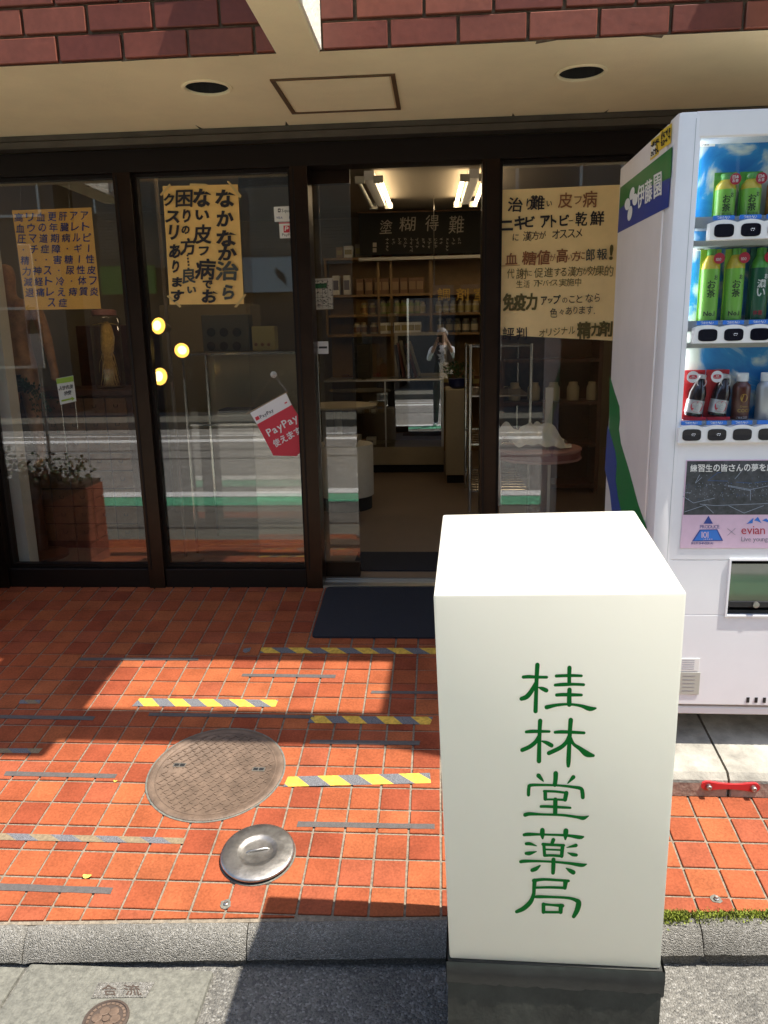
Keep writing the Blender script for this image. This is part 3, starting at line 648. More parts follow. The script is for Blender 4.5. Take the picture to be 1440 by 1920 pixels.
# ================================================================== tapes on the tiles
def tape(px, mats, hazard, h=.0016, name='hazard_tape', wear=0):
    """px: TL, TR, BR, BL pixels on the floor"""
    P = [fl(x, y, h) for x, y in px]
    def uv(u, v): a = P[0].lerp(P[1], u); b = P[3].lerp(P[2], u); return a.lerp(b, v)
    return P, uv
def black_strip(px, label):
    P, uv = tape(px, None, 0); m = MB(); n = 16; pts = [uv(i/n, 0)+V(0, random.uniform(-.0008, .0008), 0) for i in range(n+1)]+[uv(1-i/n, 1)+V(0, random.uniform(-.0008, .0008), 0) for i in range(n+1)]
    m.poly(pts, FN, .0012); return tag(m.build('anti_slip_strip', 'strip_black'), label, 'anti-slip strip', 'black anti-slip strips on the tiles')
def hazard(px, label, k, colA='tape_yellow', colB='tape_grey', slant=1.1, phase=0., n_=None, cutl=True, missing=()):
    P, uv = tape(px, None, 1); L_ = (P[1]-P[0]).length; W = (P[3]-P[0]).length; sl_ = slant*W/L_; root = thing('hazard_tape', label, 'hazard tape', P[0].lerp(P[2], .5), 'yellow and grey hazard tapes on the tiles')
    step = 1/k
    for i in range(-2, k+2):
        a, b = (i+phase)*step, (i+1+phase)*step
        poly = clip(clip([(a, 0), (b, 0), (b+sl_, 1), (a+sl_, 1)], lambda p: p[0]), lambda p: 1-p[0])
        if len(poly) < 3 or i in missing: continue
        m = MB(); m.poly([uv(u, v) for u, v in poly], FN, .0012); m.build('stripe', colA if i % 2 == 0 else colB, root)
    return root
hazard([(490, 1214), (830, 1215), (830, 1226), (487, 1224)], 'hazard tape in the shade just below the door mat', 11, phase=-.4)
hazard([(262, 1309), (522, 1312), (516, 1325), (247, 1324)], 'bright hazard tape across the sunlit patch above the manhole', 9, phase=-.2)
hazard([(586, 1342), (812, 1344), (806, 1358), (576, 1355)], 'shaded hazard tape on the shadow band right of the manhole', 7, phase=-.3)
hazard([(540, 1456), (806, 1449), (808, 1468), (531, 1475)], 'bright hazard tape beside the right edge of the manhole, in full sun', 7, phase=-.55)
hazard([(-30, 1561), (346, 1571), (343, 1582), (-30, 1574)], 'worn faded hazard tape above the steel drain cap, nearly colourless', 9, 'tape_worn', 'tape_grey', phase=0)
hazard([(38, 1312), (78, 1312), (74, 1319), (35, 1319)], 'short scrap of hazard tape in the shade beside a long black strip', 2, 'tape_worn', 'tape_grey', phase=.3)
hazard([(-30, 1403), (80, 1403), (72, 1412), (-30, 1411)], 'shaded worn hazard tape ending at the stepped corner of the shadow', 3, 'tape_worn', 'tape_grey', phase=.2)
m = MB(); m.poly([fl(x, y, .0016) for x, y in ((457, 1216), (471, 1214), (468, 1221), (460, 1224), (455, 1221))], FN, .001); tag(m.build('tape_scrap', 'tape_grey'), 'small torn grey tape scrap left of the shaded hazard tape by the mat', 'tape scrap')
for px, lb in (
    ([(150, 1233), (372, 1233), (372, 1238), (150, 1238)], 'thin black strip along the far edge of the sunlit patch'),
    ([(455, 1263), (630, 1265), (628, 1271), (452, 1268)], 'black strip fully inside the sunlit patch'),
    ([(697, 1295), (830, 1296), (830, 1301), (695, 1300)], 'black strip crossing the right edge of the sunlit patch'),
    ([(-30, 1340), (179, 1343), (174, 1350), (-30, 1346)], 'black strip lying in the shadow band near the short tape scrap'),
    ([(280, 1336), (590, 1341), (588, 1347), (278, 1342)], 'long black strip along the shadow edge just above the manhole'),
    ([(583, 1387), (788, 1389), (786, 1397), (580, 1394)], 'black strip below the shaded hazard tape, in the shadow band'),
    ([(11, 1446), (220, 1451), (215, 1459), (7, 1454)], 'faded black strip in the sun left of the manhole'),
    ([(559, 1540), (815, 1545), (815, 1554), (556, 1550)], 'faded black strip above the kerb between sign box and steel drain cap'),
    ([(-30, 1655), (212, 1664), (207, 1676), (-30, 1668)], 'faded black strip next to the kerb, near a yellow petal')):
    black_strip(px, lb)
# ================================================================== manhole cover
T3 = Matrix.Translation(mh_c) @ trot
mh = thing('manhole_cover', 'round brown iron manhole cover with raised chevron pattern and two key slots', 'manhole cover', mh_c)
m = MB(); R_ = mh_r
m.lathe([(R_*1.0, -.01), (R_*1.0, .0016), (R_*.99, .0022), (R_*.975, .0020), (R_*.975, -.002)], n=64, M=T3); m.f = m.f[:-2]; m.m = m.m[:-2]; m.build('collar', 'gutter_concrete', mh, smooth=40)
m = MB(); m.lathe([(R_*.973, -.002), (R_*.972, .0030), (R_*.965, .0042), (R_*.905, .0042), (R_*.895, .0026), (.001, .0026)], n=64, M=T3); m.lathe([(R_*.87, .0026), (R_*.868, .0040), (R_*.855, .0040), (R_*.853, .0026)], n=64, M=T3); m.f = m.f[:-2]; m.m = m.m[:-2]
lid = m.build('lid', 'iron', mh, smooth=40)
m = MB(); p_ = .034
def rib(ax, ay, bx, by):
    if max(math.hypot(ax, ay), math.hypot(bx, by)) > R_*.84: return
    for kx in (-.14, .14):
        if abs((ax+bx)/2-kx) < .025 and abs((ay+by)/2) < .014: return
    m.bar(T3 @ V(ax, ay, .0030), T3 @ V(bx, by, .0030), .0042, .0030)
for i in range(-12, 13):
    for j in range(-14, 15):
        x = i*p_+(j % 2)*p_/2; y = j*p_*.62
        rib(x, y, x+p_*.46, y+p_*.28); rib(x, y, x+p_*.46, y-p_*.28)
        rib(x+p_*.46, y+p_*.28, x+p_*.5, y+p_*.55)
m.build('ridge_pattern', 'iron', lid)
for px, py in ((337, 1436), (485, 1444)):
    c = fl(px, py); lc = T3.inverted() @ c; m = MB(); m.box(lc.x-.022, lc.x+.022, lc.y-.010, lc.y+.010, .0026, .0046, M=T3, mi=0)
    for dx in (-.010, .010): m.box(lc.x+dx-.008, lc.x+dx+.008, lc.y-.006, lc.y+.006, .0046, .0052, M=T3, mi=1)
    m.build('key_slot', ['aluminium', 'black'], lid)
# ================================================================== steel drain cap
T4 = Matrix.Translation(dc_c) @ trot; R_ = dc_r
dcp = thing('drain_cap', 'shiny round stainless steel drain cap with handle groove, set in the tiles', 'drain cap', dc_c)
m = MB(); m.lathe([(R_, -.01), (R_*.99, .0022), (R_*.95, .003), (R_*.93, .001), (.001, .001)], n=48, M=T4); m.build('mortar_ring', 'gutter_concrete', dcp, smooth=40)
m = MB(); m.lathe([(R_*.80, .001), (R_*.84, .008), (R_*.955, .010), (R_*.97, .013), (R_*.955, .017), (R_*.90, .0195), (R_*.55, .0215), (R_*.50, .021), (R_*.44, .017), (R_*.36, .0155), (.001, .0155)], n=48, M=T4); lid2 = m.build('lid', 'steel', dcp, smooth=60)
m = MB(); m.tube([T4 @ V(-R_*.28, -.006, .0145), T4 @ V(-R_*.22, -.004, .0195), T4 @ V(R_*.22, .010, .0195), T4 @ V(R_*.28, .012, .0145)], .0035, 8); m.build('handle', 'steel', lid2, smooth=60)
m = MB(); tx = 'RAIN DRAIN CLEANOUT '
for i, ch in enumerate(()): pass
# small anchors, petals, moss
for (px, py), lb in (((424, 1696), 'small metal anchor stub in a grout joint near the kerb, below the drain cap'), ((1343, 1687), 'small metal anchor stub with cement blot on the tiles behind the moss')):
    c = fl(px, py); T5 = Matrix.Translation(c) @ trot; a_ = thing('anchor_stub', lb, 'anchor', c, 'anchor stubs in the tiles')
    m = MB(); pts = [(.016*math.cos(t)*random.uniform(.75, 1.2), .013*math.sin(t)*random.uniform(.7, 1.3)) for t in [k*math.pi/6 for k in range(12)]]
    m.poly([T5 @ V(x, y, .0022) for x, y in pts], FN, .003); m.build('cement_blot', 'gutter_concrete', a_)
    m = MB(); m.lathe([(.007, .002), (.007, .006), (.0045, .008), (.004, .012), (.001, .012)], n=10, M=T5); m.build('bolt', 'steel', a_, smooth=40)
for (px, py), lb, s_ in (((162, 1643), 'yellow fallen petal on the tiles above the near black strip', .013), ((216, 1465), 'tiny yellow petal by the black strip left of the manhole', .007)):
    c = fl(px, py, .0025); m = MB(); n = 12; pts = []
    for k in range(n):
        t = 2*math.pi*k/n; pts.append(c+V(s_*math.cos(t)*(1+.25*math.cos(t)), s_*.62*math.sin(t), .003*math.cos(2*t)+.002))
    m.poly(pts, FN, .0006); tag(m.build('fallen_petal', 'leaf_yellow'), lb, 'petal', 'yellow petals on the tiles')
m = MB()
for i in range(4200):
    px = random.choice((random.uniform(1238, 1295), random.uniform(1300, 1470))); c = fl(px, 1722); X = c.x; v = random.gauss(-.004, .011)
    if abs(px-1298) < 5: v *= .3
    p = kp((V(X, ky(X), 0)-K0).dot(KE), v, fz(X, ky(X)))+V(0, 0, random.uniform(-.004, .006)-abs(v)*.3); a = random.uniform(0, 6.3); h = random.uniform(.003, .008); s_ = random.uniform(.0015, .0035)
    d = V(math.cos(a)*s_, math.sin(a)*s_, 0); m.add([p-d, p+d, p+V(random.uniform(-.004, .004), random.uniform(-.004, .004), h)], [(0, 1, 2)])
mo = m.build('moss', 'moss'); tag(mo, 'green moss growing along the tile edge above the kerb', 'moss'); struct(mo, 'stuff')
m = MB()
for i in range(240):
    X = random.uniform(-1.5, .1); v = random.gauss(.062, .012); p = kp(X, v, ROADZ+.001); s_ = random.uniform(.0015, .004); a = random.uniform(0, 3); d = V(math.cos(a)*s_, math.sin(a)*s_, 0); e = V(-math.sin(a)*s_*.5, math.cos(a)*s_*.5, 0)
    m.add([p-d, p+e, p+d, p-e, p+V(0, 0, s_*.8)], [(0, 1, 4), (1, 2, 4), (2, 3, 4), (3, 0, 4)])
o = m.build('grit', 'slab'); tag(o, 'loose grit and small pebbles along the kerb foot', 'grit'); struct(o, 'stuff')
# ================================================================== vending machine
VX0, VYB, VYF = .663, -.64, -1.335; VX1 = 1.76; VT = 2.10
VZ0 = at(1300, 1342, VYF).z; VZ1 = VZ0+.02
VM = thing('vending_machine', 'white drinks vending machine with green and blue side stripes on concrete slabs', 'vending machine', ((VX0+VX1)/2, (VYB+VYF)/2, VZ0))
def vp(x, y, o=0): return at(x, y, VYF-o)
bl_ = .018
m = MB(); m.box(VX0, VX1, VYF+.10, VYB, VZ0+.012, VT-.008, bev=.004); cab = m.build('cabinet', 'side_paint', VM, smooth=40)
zb0 = at(1300, 1322, VYF).z
# front door slab with an opening for the display window
wx0, wz1, wz0 = vp(1312, 500).x-.018, vp(1360, 256).z, vp(1300, 827).z; wx1 = VX1-.075
D0, D1 = VYF, VYF+.098
m = MB()
m.box(VX0+.002, wx0, D0, D1, zb0, VT, bev=.014); m.box(wx1, VX1-.002, D0, D1, zb0, VT, bev=.014)
m.box(wx0-.02, wx1+.02, D0+.0012, D1-.001, wz1, VT-.0012, bev=.004); 
pz1, pz0 = vp(1360, 862).z, vp(1360, 1028).z
sx0, sx1, sz1, sz0 = vp(1367, 1100).x, VX1-.12, vp(1400, 1051).z, vp(1400, 1153).z
m.box(wx0-.02, wx1+.02, D0+.0012, D1-.001, sz1, wz0-.002, bev=.003); m.box(wx0-.02, sx0, D0+.0012, D1-.001, sz0, sz1-.0004); m.box(sx1, wx1+.02, D0+.0012, D1-.001, sz0, sz1-.0004); m.box(wx0-.02, wx1+.02, D0+.0012, D1-.001, zb0+.001, sz0-.0004, bev=.003)
door = m.build('door', 'white_paint', VM, smooth=35)
m = MB(); m.box(VX0+.0500, VX0+.0512, D0-.0004, D0+.002, zb0+.02, VT-.02); m.build('panel_seam', 'shelf_grey', door)
m = MB(); m.box(VX0+.004, VX1-.004, VYF+.012, VYB-.01, VZ0, zb0-.012, bev=.004); m.build('plinth', 'white_paint', VM, smooth=35)
m = MB()
for k in range(14):
    x = vp(1400, 1310).x+k*.026; m.box(x, x+.009, D0-.0006, D0+.004, zb0+.012, zb0+.03)
m.build('grille_slots', 'black', door)
for x in (VX0+.07, VX1-.07):
    for y in (VYF+.10, VYB-.06):
        m = MB(); m.lathe([(.03, 0), (.03, .012), (.014, .014), (.014, .2)], (x, y, fz(x, y)+.083), 14); m.build('foot', 'steel', VM, smooth=40)
# recess of the window: blue sheet, shelves
m = MB(); m.box(wx0, wx1, D1-.012, D1-.004, wz0, wz1); sheet_ = m.build('backdrop', 'splash', VM)
m = MB(); m.box(wx0, wx1, D0+.012, D0+.015, wz0+.001, wz1-.001); m.build('window_pane', 'vend_glass', door)
bars = [(vp(1330, 412).z, vp(1330, 452).z), (vp(1330, 608).z, vp(1330, 645).z), (vp(1330, 795).z, vp(1330, 830).z)]
pitch_x = vp(1410, 430).x-vp(1360, 430).x
bx = vp(1329, 430).x
for bi, (zt, zb_) in enumerate(bars):
    sh = MB(); sh.box(wx0+.001, wx1-.001, D0+.020, D1-.013, zb_-.012, zb_+.004); s_ = sh.build('shelf', 'shelf_grey', VM)
    m = MB(); ncol = 9; x0 = vp((1329, 1313, 1296)[bi], 430).x if bi else bx
    prof = []; n = 9*8
    for i in range(n+1):
        u = i/n; x = x0+u*(ncol*pitch_x); prof.append(V(x, D0-.012, zt-.010+.008*abs(math.sin(u*ncol*math.pi))))
    prof += [V(x0+ncol*pitch_x, D0-.012, zb_+.002), V(x0, D0-.012, zb_+.002)]
    m.poly(prof, (0, -1, 0), .031); bar_ = m.build('button_bar', 'white', s_, smooth=50)
    for i in range(ncol):
        cx = x0+(i+.52)*pitch_x; cz = (zt+zb_)/2-.003; w2, h2 = pitch_x*.37, (zt-zb_)*.31
        m = MB(); pts = [V(cx+w2*math.copysign(abs(math.cos(t))**.5, math.cos(t)), D0-.0135, cz+h2*math.copysign(abs(math.sin(t))**.5, math.sin(t))) for t in [k*math.pi/14 for k in range(28)]]
        m.poly(pts, (0, -1, 0), .004); bt_ = m.build('button', 'lens', bar_)
        if i < 2 and (bi, i) != (0, 0) and (bi, i) != (1, 0):
            m = MB()
            for q, (dx, dz, w3, h3) in enumerate(() if False else ((.004, .004, .004, .0014), (.0016, .001, .0012, .003), (.006, .0045, .0014, .002), (.009, .003, .0014, .0028), (.012, .0045, .004, .0012), (.0095, -.003, .004, .0013), (.003, -.0025, .0035, .0013), (.014, .001, .0013, .003))): m.box(cx+dx*.8-.002, cx+dx*.8+w3*.55-.002, D0-.0142, D0-.0138, cz+dz*.8, cz+dz*.8+h3*.6)
            m.build('price_digits', 'led', bt_)
        m = MB(); m.box(cx-pitch_x*.40, cx+pitch_x*.40, D0-.004, D0+.001, zt-.002, zt+.010); lb_ = m.build('cold_label', 'blue_label', bar_)
        if i < 3:
            m = MB(); m.line('つめた〜い', cx-pitch_x*.27, -(zt+.004), .0082, lambda x, y: V(x, D0-.0046, -y), 0, wf=.85, bold=.01); m.build('lettering', 'white', lb_)
for xs in (wx0+.0005, wx1-.0105):        # glowing strips added out of sight up the inner sides, to brighten the drinks
    m = MB(); m.box(xs, xs+.008, D0+.060, D0+.078, bars[2][0]+.01, wz1-.01); m.build('added_glow_strip', 'vend_fill_glow', VM)
# drinks on the shelves
def cylmap(cx, cy, r, k=1.0):
    return lambda x, y: V(cx+r*math.sin(x/r), cy-r*math.cos(x/r)*1.0, -y)
def bottle(kind, cx, z0, h, r, label, grp):
    cy = D0+.058; T = thing('drink_bottle', label, 'drink', (cx, cy, z0), grp); c = (cx, cy, z0)
    tx = lambda m_, s_, yy, hh, mi=0, b=.0, x0=0: m_.line(s_, x0-len(s_)*hh*.5, -(z0+yy), hh, cylmap(cx, cy, r*1.012), mi, bold=b, wf=.9)
    def vert(m_, s_, x0, yt, hh, mi=0, b=.02):
        for i, ch in enumerate(s_): m_.gl(ch, x0, -(z0+yt-i*hh*1.05), hh, hh*.95, cylmap(cx, cy, r*1.012), mi, bold=b)
    if kind == 'tea_short':
        m = MB(); m.lathe([(r*.96, 0), (r, h*.03), (r, h*.60)], c, 24); m.build('label_wrap', 'tea_label', T, smooth=50)
        m = MB(); m.lathe([(r*.998, h*.601), (r*.92, h*.70), (r*.6, h*.80), (r*.5, h*.82)], c, 24); m.build('shoulder', 'tea_yellow', T, smooth=50)
        m = MB(); m.lathe([(r*.52, h*.821), (r*.54, h*.93), (r*.48, h*.95)], c, 20); m.build('cap', 'tea_green', T, smooth=50)
        m = MB(); m.box(cx-r*1.12, cx+r*1.12, cy+r*.2, cy+r*.25, z0, z0+h, bev=.001); m.build('backing_card', 'tea_green', T)
        m = MB(); vert(m, 'お茶', -.004, h*.38, .022); m.gl('お', .012, -(z0+h*.47), .011, .013, cylmap(cx, cy, r*1.012), 0, bold=.02); m.build('lettering', 'ink', T)
        m = MB(); m.poly([cylmap(cx, cy, r*1.006)(x, -(z0+y)) for x, y in ((-r*.6, h*.02), (r*.75, h*.02), (r*.75, h*.13), (-r*.6, h*.13))], (0, -1, 0), .0005); m.build('foot_label', 'paper_white', T)
        m = MB(); tx(m, '濃いお茶', h*.05, .008); m.build('lettering', 'ink_grey', T)
        seal(T, cx+r*.55, cy-r*1.05, z0+h*.80, .0155, ('日本', 'お茶'))
    elif kind in ('tea_tall', 'tea_tall_dark'):
        main, txt = ('tea_label', 'ink') if kind == 'tea_tall' else ('tea_dark', 'paper_white')
        m = MB(); m.lathe([(r*.95, 0), (r, h*.03), (r, h*.72)], c, 24); m.build('label_wrap', main, T, smooth=50)
        m = MB(); m.lathe([(r*.998, h*.721), (r*.9, h*.80), (r*.5, h*.90), (r*.48, h*.91)], c, 24); m.build('shoulder', 'tea_yellow' if kind == 'tea_tall' else 'tea_green', T, smooth=50)
        m = MB(); m.lathe([(r*.50, h*.911), (r*.5, h*.985), (r*.45, h)], c, 20); m.build('cap', 'tea_green', T, smooth=50)
        m = MB(); m.box(cx-r*1.14, cx+r*1.14, cy+r*.2, cy+r*.25, z0, z0+h, bev=.001); m.build('backing_card', 'lime' if kind == 'tea_tall' else 'tea_dark', T)
        m = MB(); vert(m, 'お茶' if kind == 'tea_tall' else '濃い', -.002, h*.50, .024); m.gl('お', .010, -(z0+h*.60), .012, .014, cylmap(cx, cy, r*1.012), 0, bold=.02); m.build('lettering', txt, T)
        m = MB(); cm = cylmap(cx, cy, r*1.005); m.add([cm(x, -(z0+y)) for x, y in [(-r*1.0, h*.005), (r*.8, h*.005), (r*.5, h*.08), (0, h*.16), (-r*.5, h*.22), (-r*1.0, h*.27)]], [(0, 1, 2, 3, 4, 5)]); m.build('corner_label', 'tea_beige', T)
        m = MB(); cm2 = cylmap(cx, cy, r*1.012); m.line('No.1' if kind == 'tea_tall' else '体脂', -r*.75, -(z0+h*.095), .0135, cm2, 0, bold=.02); m.build('lettering', 'ink' if kind == 'tea_tall' else 'evian_red', T)
        seal(T, cx+r*.50, cy-r*1.05, z0+h*.86, .0155, ('', '100') if kind == 'tea_tall' else ())
    elif kind == 'vitamin':
        m = MB(); m.box(cx-.0345, cx+.0345, cy+.008, cy+.011, z0, z0+h, bev=.001); m.build('backing_card', 'red', T)
        M_ = Matrix.Translation(V(cx-.001, cy-.006, z0+.012)) @ Matrix.Rotation(math.radians(9), 4, 'Y') @ Matrix.Scale(1.24, 4)
        m = MB(); m.lathe([(.019, 0), (.021, .004), (.021, .058), (.017, .072), (.011, .086), (.010, .092)], n=20, M=M_); m.build('bottle', 'cola', T, smooth=50)
        m = MB(); m.lathe([(.0125, .0921), (.0125, .101), (.010, .103)], n=16, M=M_); m.build('cap', 'silver', T, smooth=40)
        m = MB(); m.tube([M_ @ V(.011*math.cos(t), -.0135, .093-.009+.011*math.sin(t)) for t in [k*math.pi/8 for k in range(17)]], .0016, 6); m.build('pull_ring', 'silver', T, smooth=60)
        m = MB(); m.lathe([(.0214, .008), (.0214, .040)], n=24, M=M_); m.f = m.f[:-2]; m.m = m.m[:-2]; m.build('label', 'silver', T, smooth=60)
        mp = lambda x, y: M_ @ V(.0217*math.sin(x/.0217), -.0217*math.cos(x/.0217), -y)
        m = MB(); m.add([mp(.016*math.cos(t), -.024+.0135*math.sin(t)) for t in [k*math.pi/10 for k in range(20)]], [tuple(range(20))]); m.build('label_oval', 'red_label', T)
        mp2 = lambda x, y: M_ @ V(.0221*math.sin(x/.0221), -.0221*math.cos(x/.0221), -y)
        m = MB(); m.line('オロナミン', -.0135, -.030, .006, mp2, bold=.02, wf=.8); m.line('C', -.002, -.022, .006, mp2, bold=.02); m.line('ドリンク', -.009, -.0145, .005, mp2, bold=.02, wf=.8); m.build('lettering', 'paper_white', T)
        m = MB(); q = V(cx-.014, cy-.028, z0+h-.019); m.lathe([(.0175, 0), (.0175, .0015)], n=24, M=Matrix.Translation(q) @ Matrix.Rotation(math.pi/2, 4, 'X')); b_ = m.build('badge', 'cap_white', T)
        m = MB(); m.add([q+V(.012*math.copysign(abs(math.cos(t))**.6, math.cos(t)), -.0022, .0065*math.copysign(abs(math.sin(t))**.6, math.sin(t))) for t in [k*math.pi/12 for k in range(24)]], [tuple(range(24))]); m.build('badge_field', 'red_label', b_)
        m = MB(); mq = lambda x, y: V(q.x+x, q.y-.0027, q.z-y); m.line('炭酸', -.0045, -.0022, .0045, mq, bold=.02); m.line('カフェイン', -.0095, .0026, .0042, mq, bold=.02, wf=.85); m.build('lettering', 'paper_white', b_)
        m = MB(); m.box(cx-.034, cx+.034, cy-.029, cy-.0275, z0+.0005, z0+.010); m.build('foot_label', 'red_label', T)
    else:
        body_m, cap_m = {'cocoa': ('cocoa', 'cap_white'), 'orange': ('orange_can', 'cap_white'), 'plain_a': ('tea_yellow', 'cap_white'), 'plain_b': ('silver', 'cap_white'), 'plain_c': ('blue_label', 'cap_white')}[kind]
        m = MB(); m.lathe([(r*.96, 0), (r, h*.02), (r, h*.68), (r*.93, h*.74), (r*.62, h*.80), (r*.60, h*.82)], c, 24); m.build('body', body_m, T, smooth=50)
        m = MB(); m.lathe([(r*.64, h*.821), (r*.66, h*.99), (r*.60, h)], c, 20); m.build('cap', cap_m, T, smooth=40)
        if kind == 'cocoa':
            m = MB(); cm = cylmap(cx, cy, r*1.006); m.add([cm(.0105*math.cos(t), -(z0+h*.47)+.0125*math.sin(t)) for t in [k*math.pi/10 for k in range(20)]], [tuple(range(20))]); e_ = m.build('emblem', 'gold', T)
            m = MB(); m.line('COCO', -.016, -(z0+h*.20), .010, cylmap(cx, cy, r*1.012), bold=.01); m.line('Creamy', -.010, -(z0+h*.29), .006, cylmap(cx, cy, r*1.012)); m.build('lettering', 'gold', T)
            m = MB(); m.add([cm(x, -(z0+y)) for x, y in ((-r*.95, .001), (r*.95, .001), (r*.95, h*.09), (-r*.95, h*.09))], [(0, 1, 2, 3)]); m.build('foot_label', 'ink_blue', T)
            m = MB(); m.line('ご褒美ココア', -.019, -(z0+h*.045), .0068, cylmap(cx, cy, r*1.012), bold=.01, wf=.85); m.build('lettering', 'paper_white', T)
    return T
def seal(T, x, y, z, r, txt):
    m = MB(); M_ = Matrix.Translation(V(x, y, z)) @ Matrix.Rotation(math.pi/2, 4, 'X'); m.lathe([(r, 0), (r, .001)], n=28, M=M_); s_ = m.build('round_seal', 'evian_red', T)
    m = MB(); mq = lambda a, b: V(x+a, y-.0016, z-b)
    if len(txt) == 2 and txt[0]: m.line(txt[0], -.0095, -.0052, .009, mq, bold=.02); m.line(txt[1], -.0095, .005, .009, mq, bold=.02)
    elif len(txt) == 2: m.line(txt[1], -.0092, .003, .009, mq, bold=.0)
    if m.v: m.build('lettering', 'paper_white', s_)
rows_ = [(bars[0], vp(1355, 315).z, ['tea_short', 'tea_short', 'orange', 'plain_a', 'plain_b', 'plain_c', 'orange', 'plain_a', 'plain_b'], 1357), (bars[1], vp(1350, 463).z, ['tea_tall', 'tea_tall', 'tea_tall_dark', 'plain_a', 'plain_c', 'plain_b', 'orange', 'plain_c', 'plain_a'], 1340), (bars[2], vp(1340, 697).z, ['vitamin', 'vitamin', 'cocoa', 'plain_b', 'plain_c', 'plain_a', 'orange', 'plain_b', 'plain_c'], 1324)]
LBL = {'tea_short': 'short green tea bottle with yellow shoulder and red seal on the top vending shelf', 'orange': 'orange bottle on the {} vending shelf', 'tea_tall': 'tall lime green tea bottle with red seal on the middle vending shelf', 'tea_tall_dark': 'tall dark green tea bottle on the middle vending shelf', 'vitamin': 'small brown vitamin drink bottle on red card on the bottom vending shelf', 'cocoa': 'brown cocoa bottle with white cap on the bottom vending shelf', 'plain_a': 'yellow bottle on the {} vending shelf', 'plain_b': 'silver bottle on the {} vending shelf', 'plain_c': 'blue bottle on the {} vending shelf'}
for ri, ((zt, zb_), ztop, kinds, px0) in enumerate(rows_):
    x0 = at(px0, 400, D0+.058).x; rs = MB(); rs.box(wx0+.002, wx1-.002, D0+.022, D1-.0135, zt-.02, (zt+.011 if ri < 2 else zt+.007)); rs.build('shelf_riser', 'shelf_grey', VM)
    for i, kd in enumerate(kinds):
        r = {'tea_short': .0285, 'tea_tall': .0265, 'tea_tall_dark': .0265}.get(kd, .026)
        hh = {'tea_short': 1., 'tea_tall': 1., 'tea_tall_dark': 1., 'vitamin': 1.02}.get(kd, .95)
        zs_ = zt+.012 if ri < 2 else zt+.008
        pc = pitch_x*.965
        bottle(kd, x0+i*pc, zs_, (ztop-zs_)*hh, r, LBL[kd].format(('top', 'middle', 'bottom')[ri]), 'drinks in the vending machine window')
# poster below the window
def vq(x, y, o=.0012): return at(x, y, VYF+.0012-o)
pA, pB = vq(1284, 864), vq(1274, 1027)
P0x = vq(1281, 940).x; P1x = P0x+.46
m = MB(); m.box(P0x, P1x, VYF-.0014, VYF+.0008, pz0, pz1, bev=.0008); po = m.build('poster', 'pink_print', door)
zsplit = vq(1290, 965).z
m = MB(); m.box(P0x+.003, P1x-.003, VYF-.0018, VYF-.0015, zsplit, pz1-.003); pp = m.build('stage_picture', 'stage_dark', po)
m = MB(); random.seed(3)
def sl_(x0, y0, x1, y1, w_=.9, mi=0): m.bar(at(x0, y0, VYF-.0021), at(x1, y1, VYF-.0021), .0002, w_*.0016, mi, up=(0, 0, 1))
for x0, y0, x1, y1, mi in ((1327, 901, 1365, 902, 1), (1327, 901, 1346, 886, 1), (1346, 886, 1352, 886, 1), (1365, 910, 1407, 918, 0), (1407, 918, 1440, 911, 0), (1365, 912, 1407, 920, 0), (1280, 930, 1300, 943, 0), (1300, 943, 1340, 934, 0), (1283, 960, 1322, 947, 0), (1322, 947, 1338, 962, 0), (1312, 945, 1340, 948, 0), (1340, 948, 1440, 944, 0), (1366, 948, 1395, 962, 0), (1395, 962, 1432, 948, 0), (1304, 906, 1316, 895, 0), (1312, 890, 1304, 905, 0), (1407, 919, 1407, 938, 0), (1378, 898, 1390, 884, 0), (1380, 904, 1410, 906, 1), (1415, 905, 1440, 902, 1), (1282, 924, 1296, 924, 0)): sl_(x0, y0, x1, y1, .9, mi)
for k in range(150):
    x = random.uniform(1284, 1438); y = random.choice((random.uniform(905, 912), random.uniform(912, 920), random.uniform(922, 930), random.uniform(890, 940))); sl_(x, y, x+.8, y+1.6, .6, random.choice((0, 0, 1)))
m.build('stage_lights', ['stage_line', 'stage_blue'], pp)
m = MB(); m.line('練習生の皆さんの夢を応援', 1294, 878, 14.2, lambda x, y: at(x, y, VYF-.0024), bold=.022, slope=-.012); m.build('lettering', 'paper_white', po)
vm_ = lambda x, y: at(x, y, VYF-.0024)
tri = lambda pts, mt, o: MB().poly([at(x, y, VYF-o) for x, y in pts], (0, -1, 0), .0003).build('logo_shape', mt, po)
tri([(1328.5, 967), (1337, 982), (1319, 982)], 'blue_print', .0024)
tri([(1312, 993), (1345, 992.5), (1356, 1014), (1297.5, 1015)], 'blue_print', .0024)
tri([(1314, 994.5), (1343.5, 994), (1352.5, 1012.5), (1301.5, 1013.5)], 'blue_label', .0027)
m = MB(); m.line('PRODUCE', 1312.5, 987.5, 6.6, vm_, bold=-.005, gap=-.03); m.build('lettering', 'ink_blue', po); m = MB(); m.line('新世界 SHINSEKAI', 1296, 1018.5, 4.4, vm_, bold=.0, gap=.02); m.build('lettering', 'ink_blue', po)
m = MB(); m.line('101', 1315.5, 1002.5, 12, lambda x, y: at(x, y, VYF-.0031), gap=.03); m.build('lettering', 'pink_print', po); m = MB(); m.line('JAPAN', 1319, 1011, 3, lambda x, y: at(x, y, VYF-.0031), gap=.4); m.build('lettering', 'pink_print', po)
m = MB(); m.bar(vm_(1364, 991), vm_(1379, 1003), .0002, .0011); m.bar(vm_(1379, 990.5), vm_(1364, 1004), .0002, .0011); m.build('cross_mark', 'grey_text', po)
m = MB(); m.line('evian', 1390, 993, 17, vm_, gap=.0); m.build('lettering', 'evian_red', po)
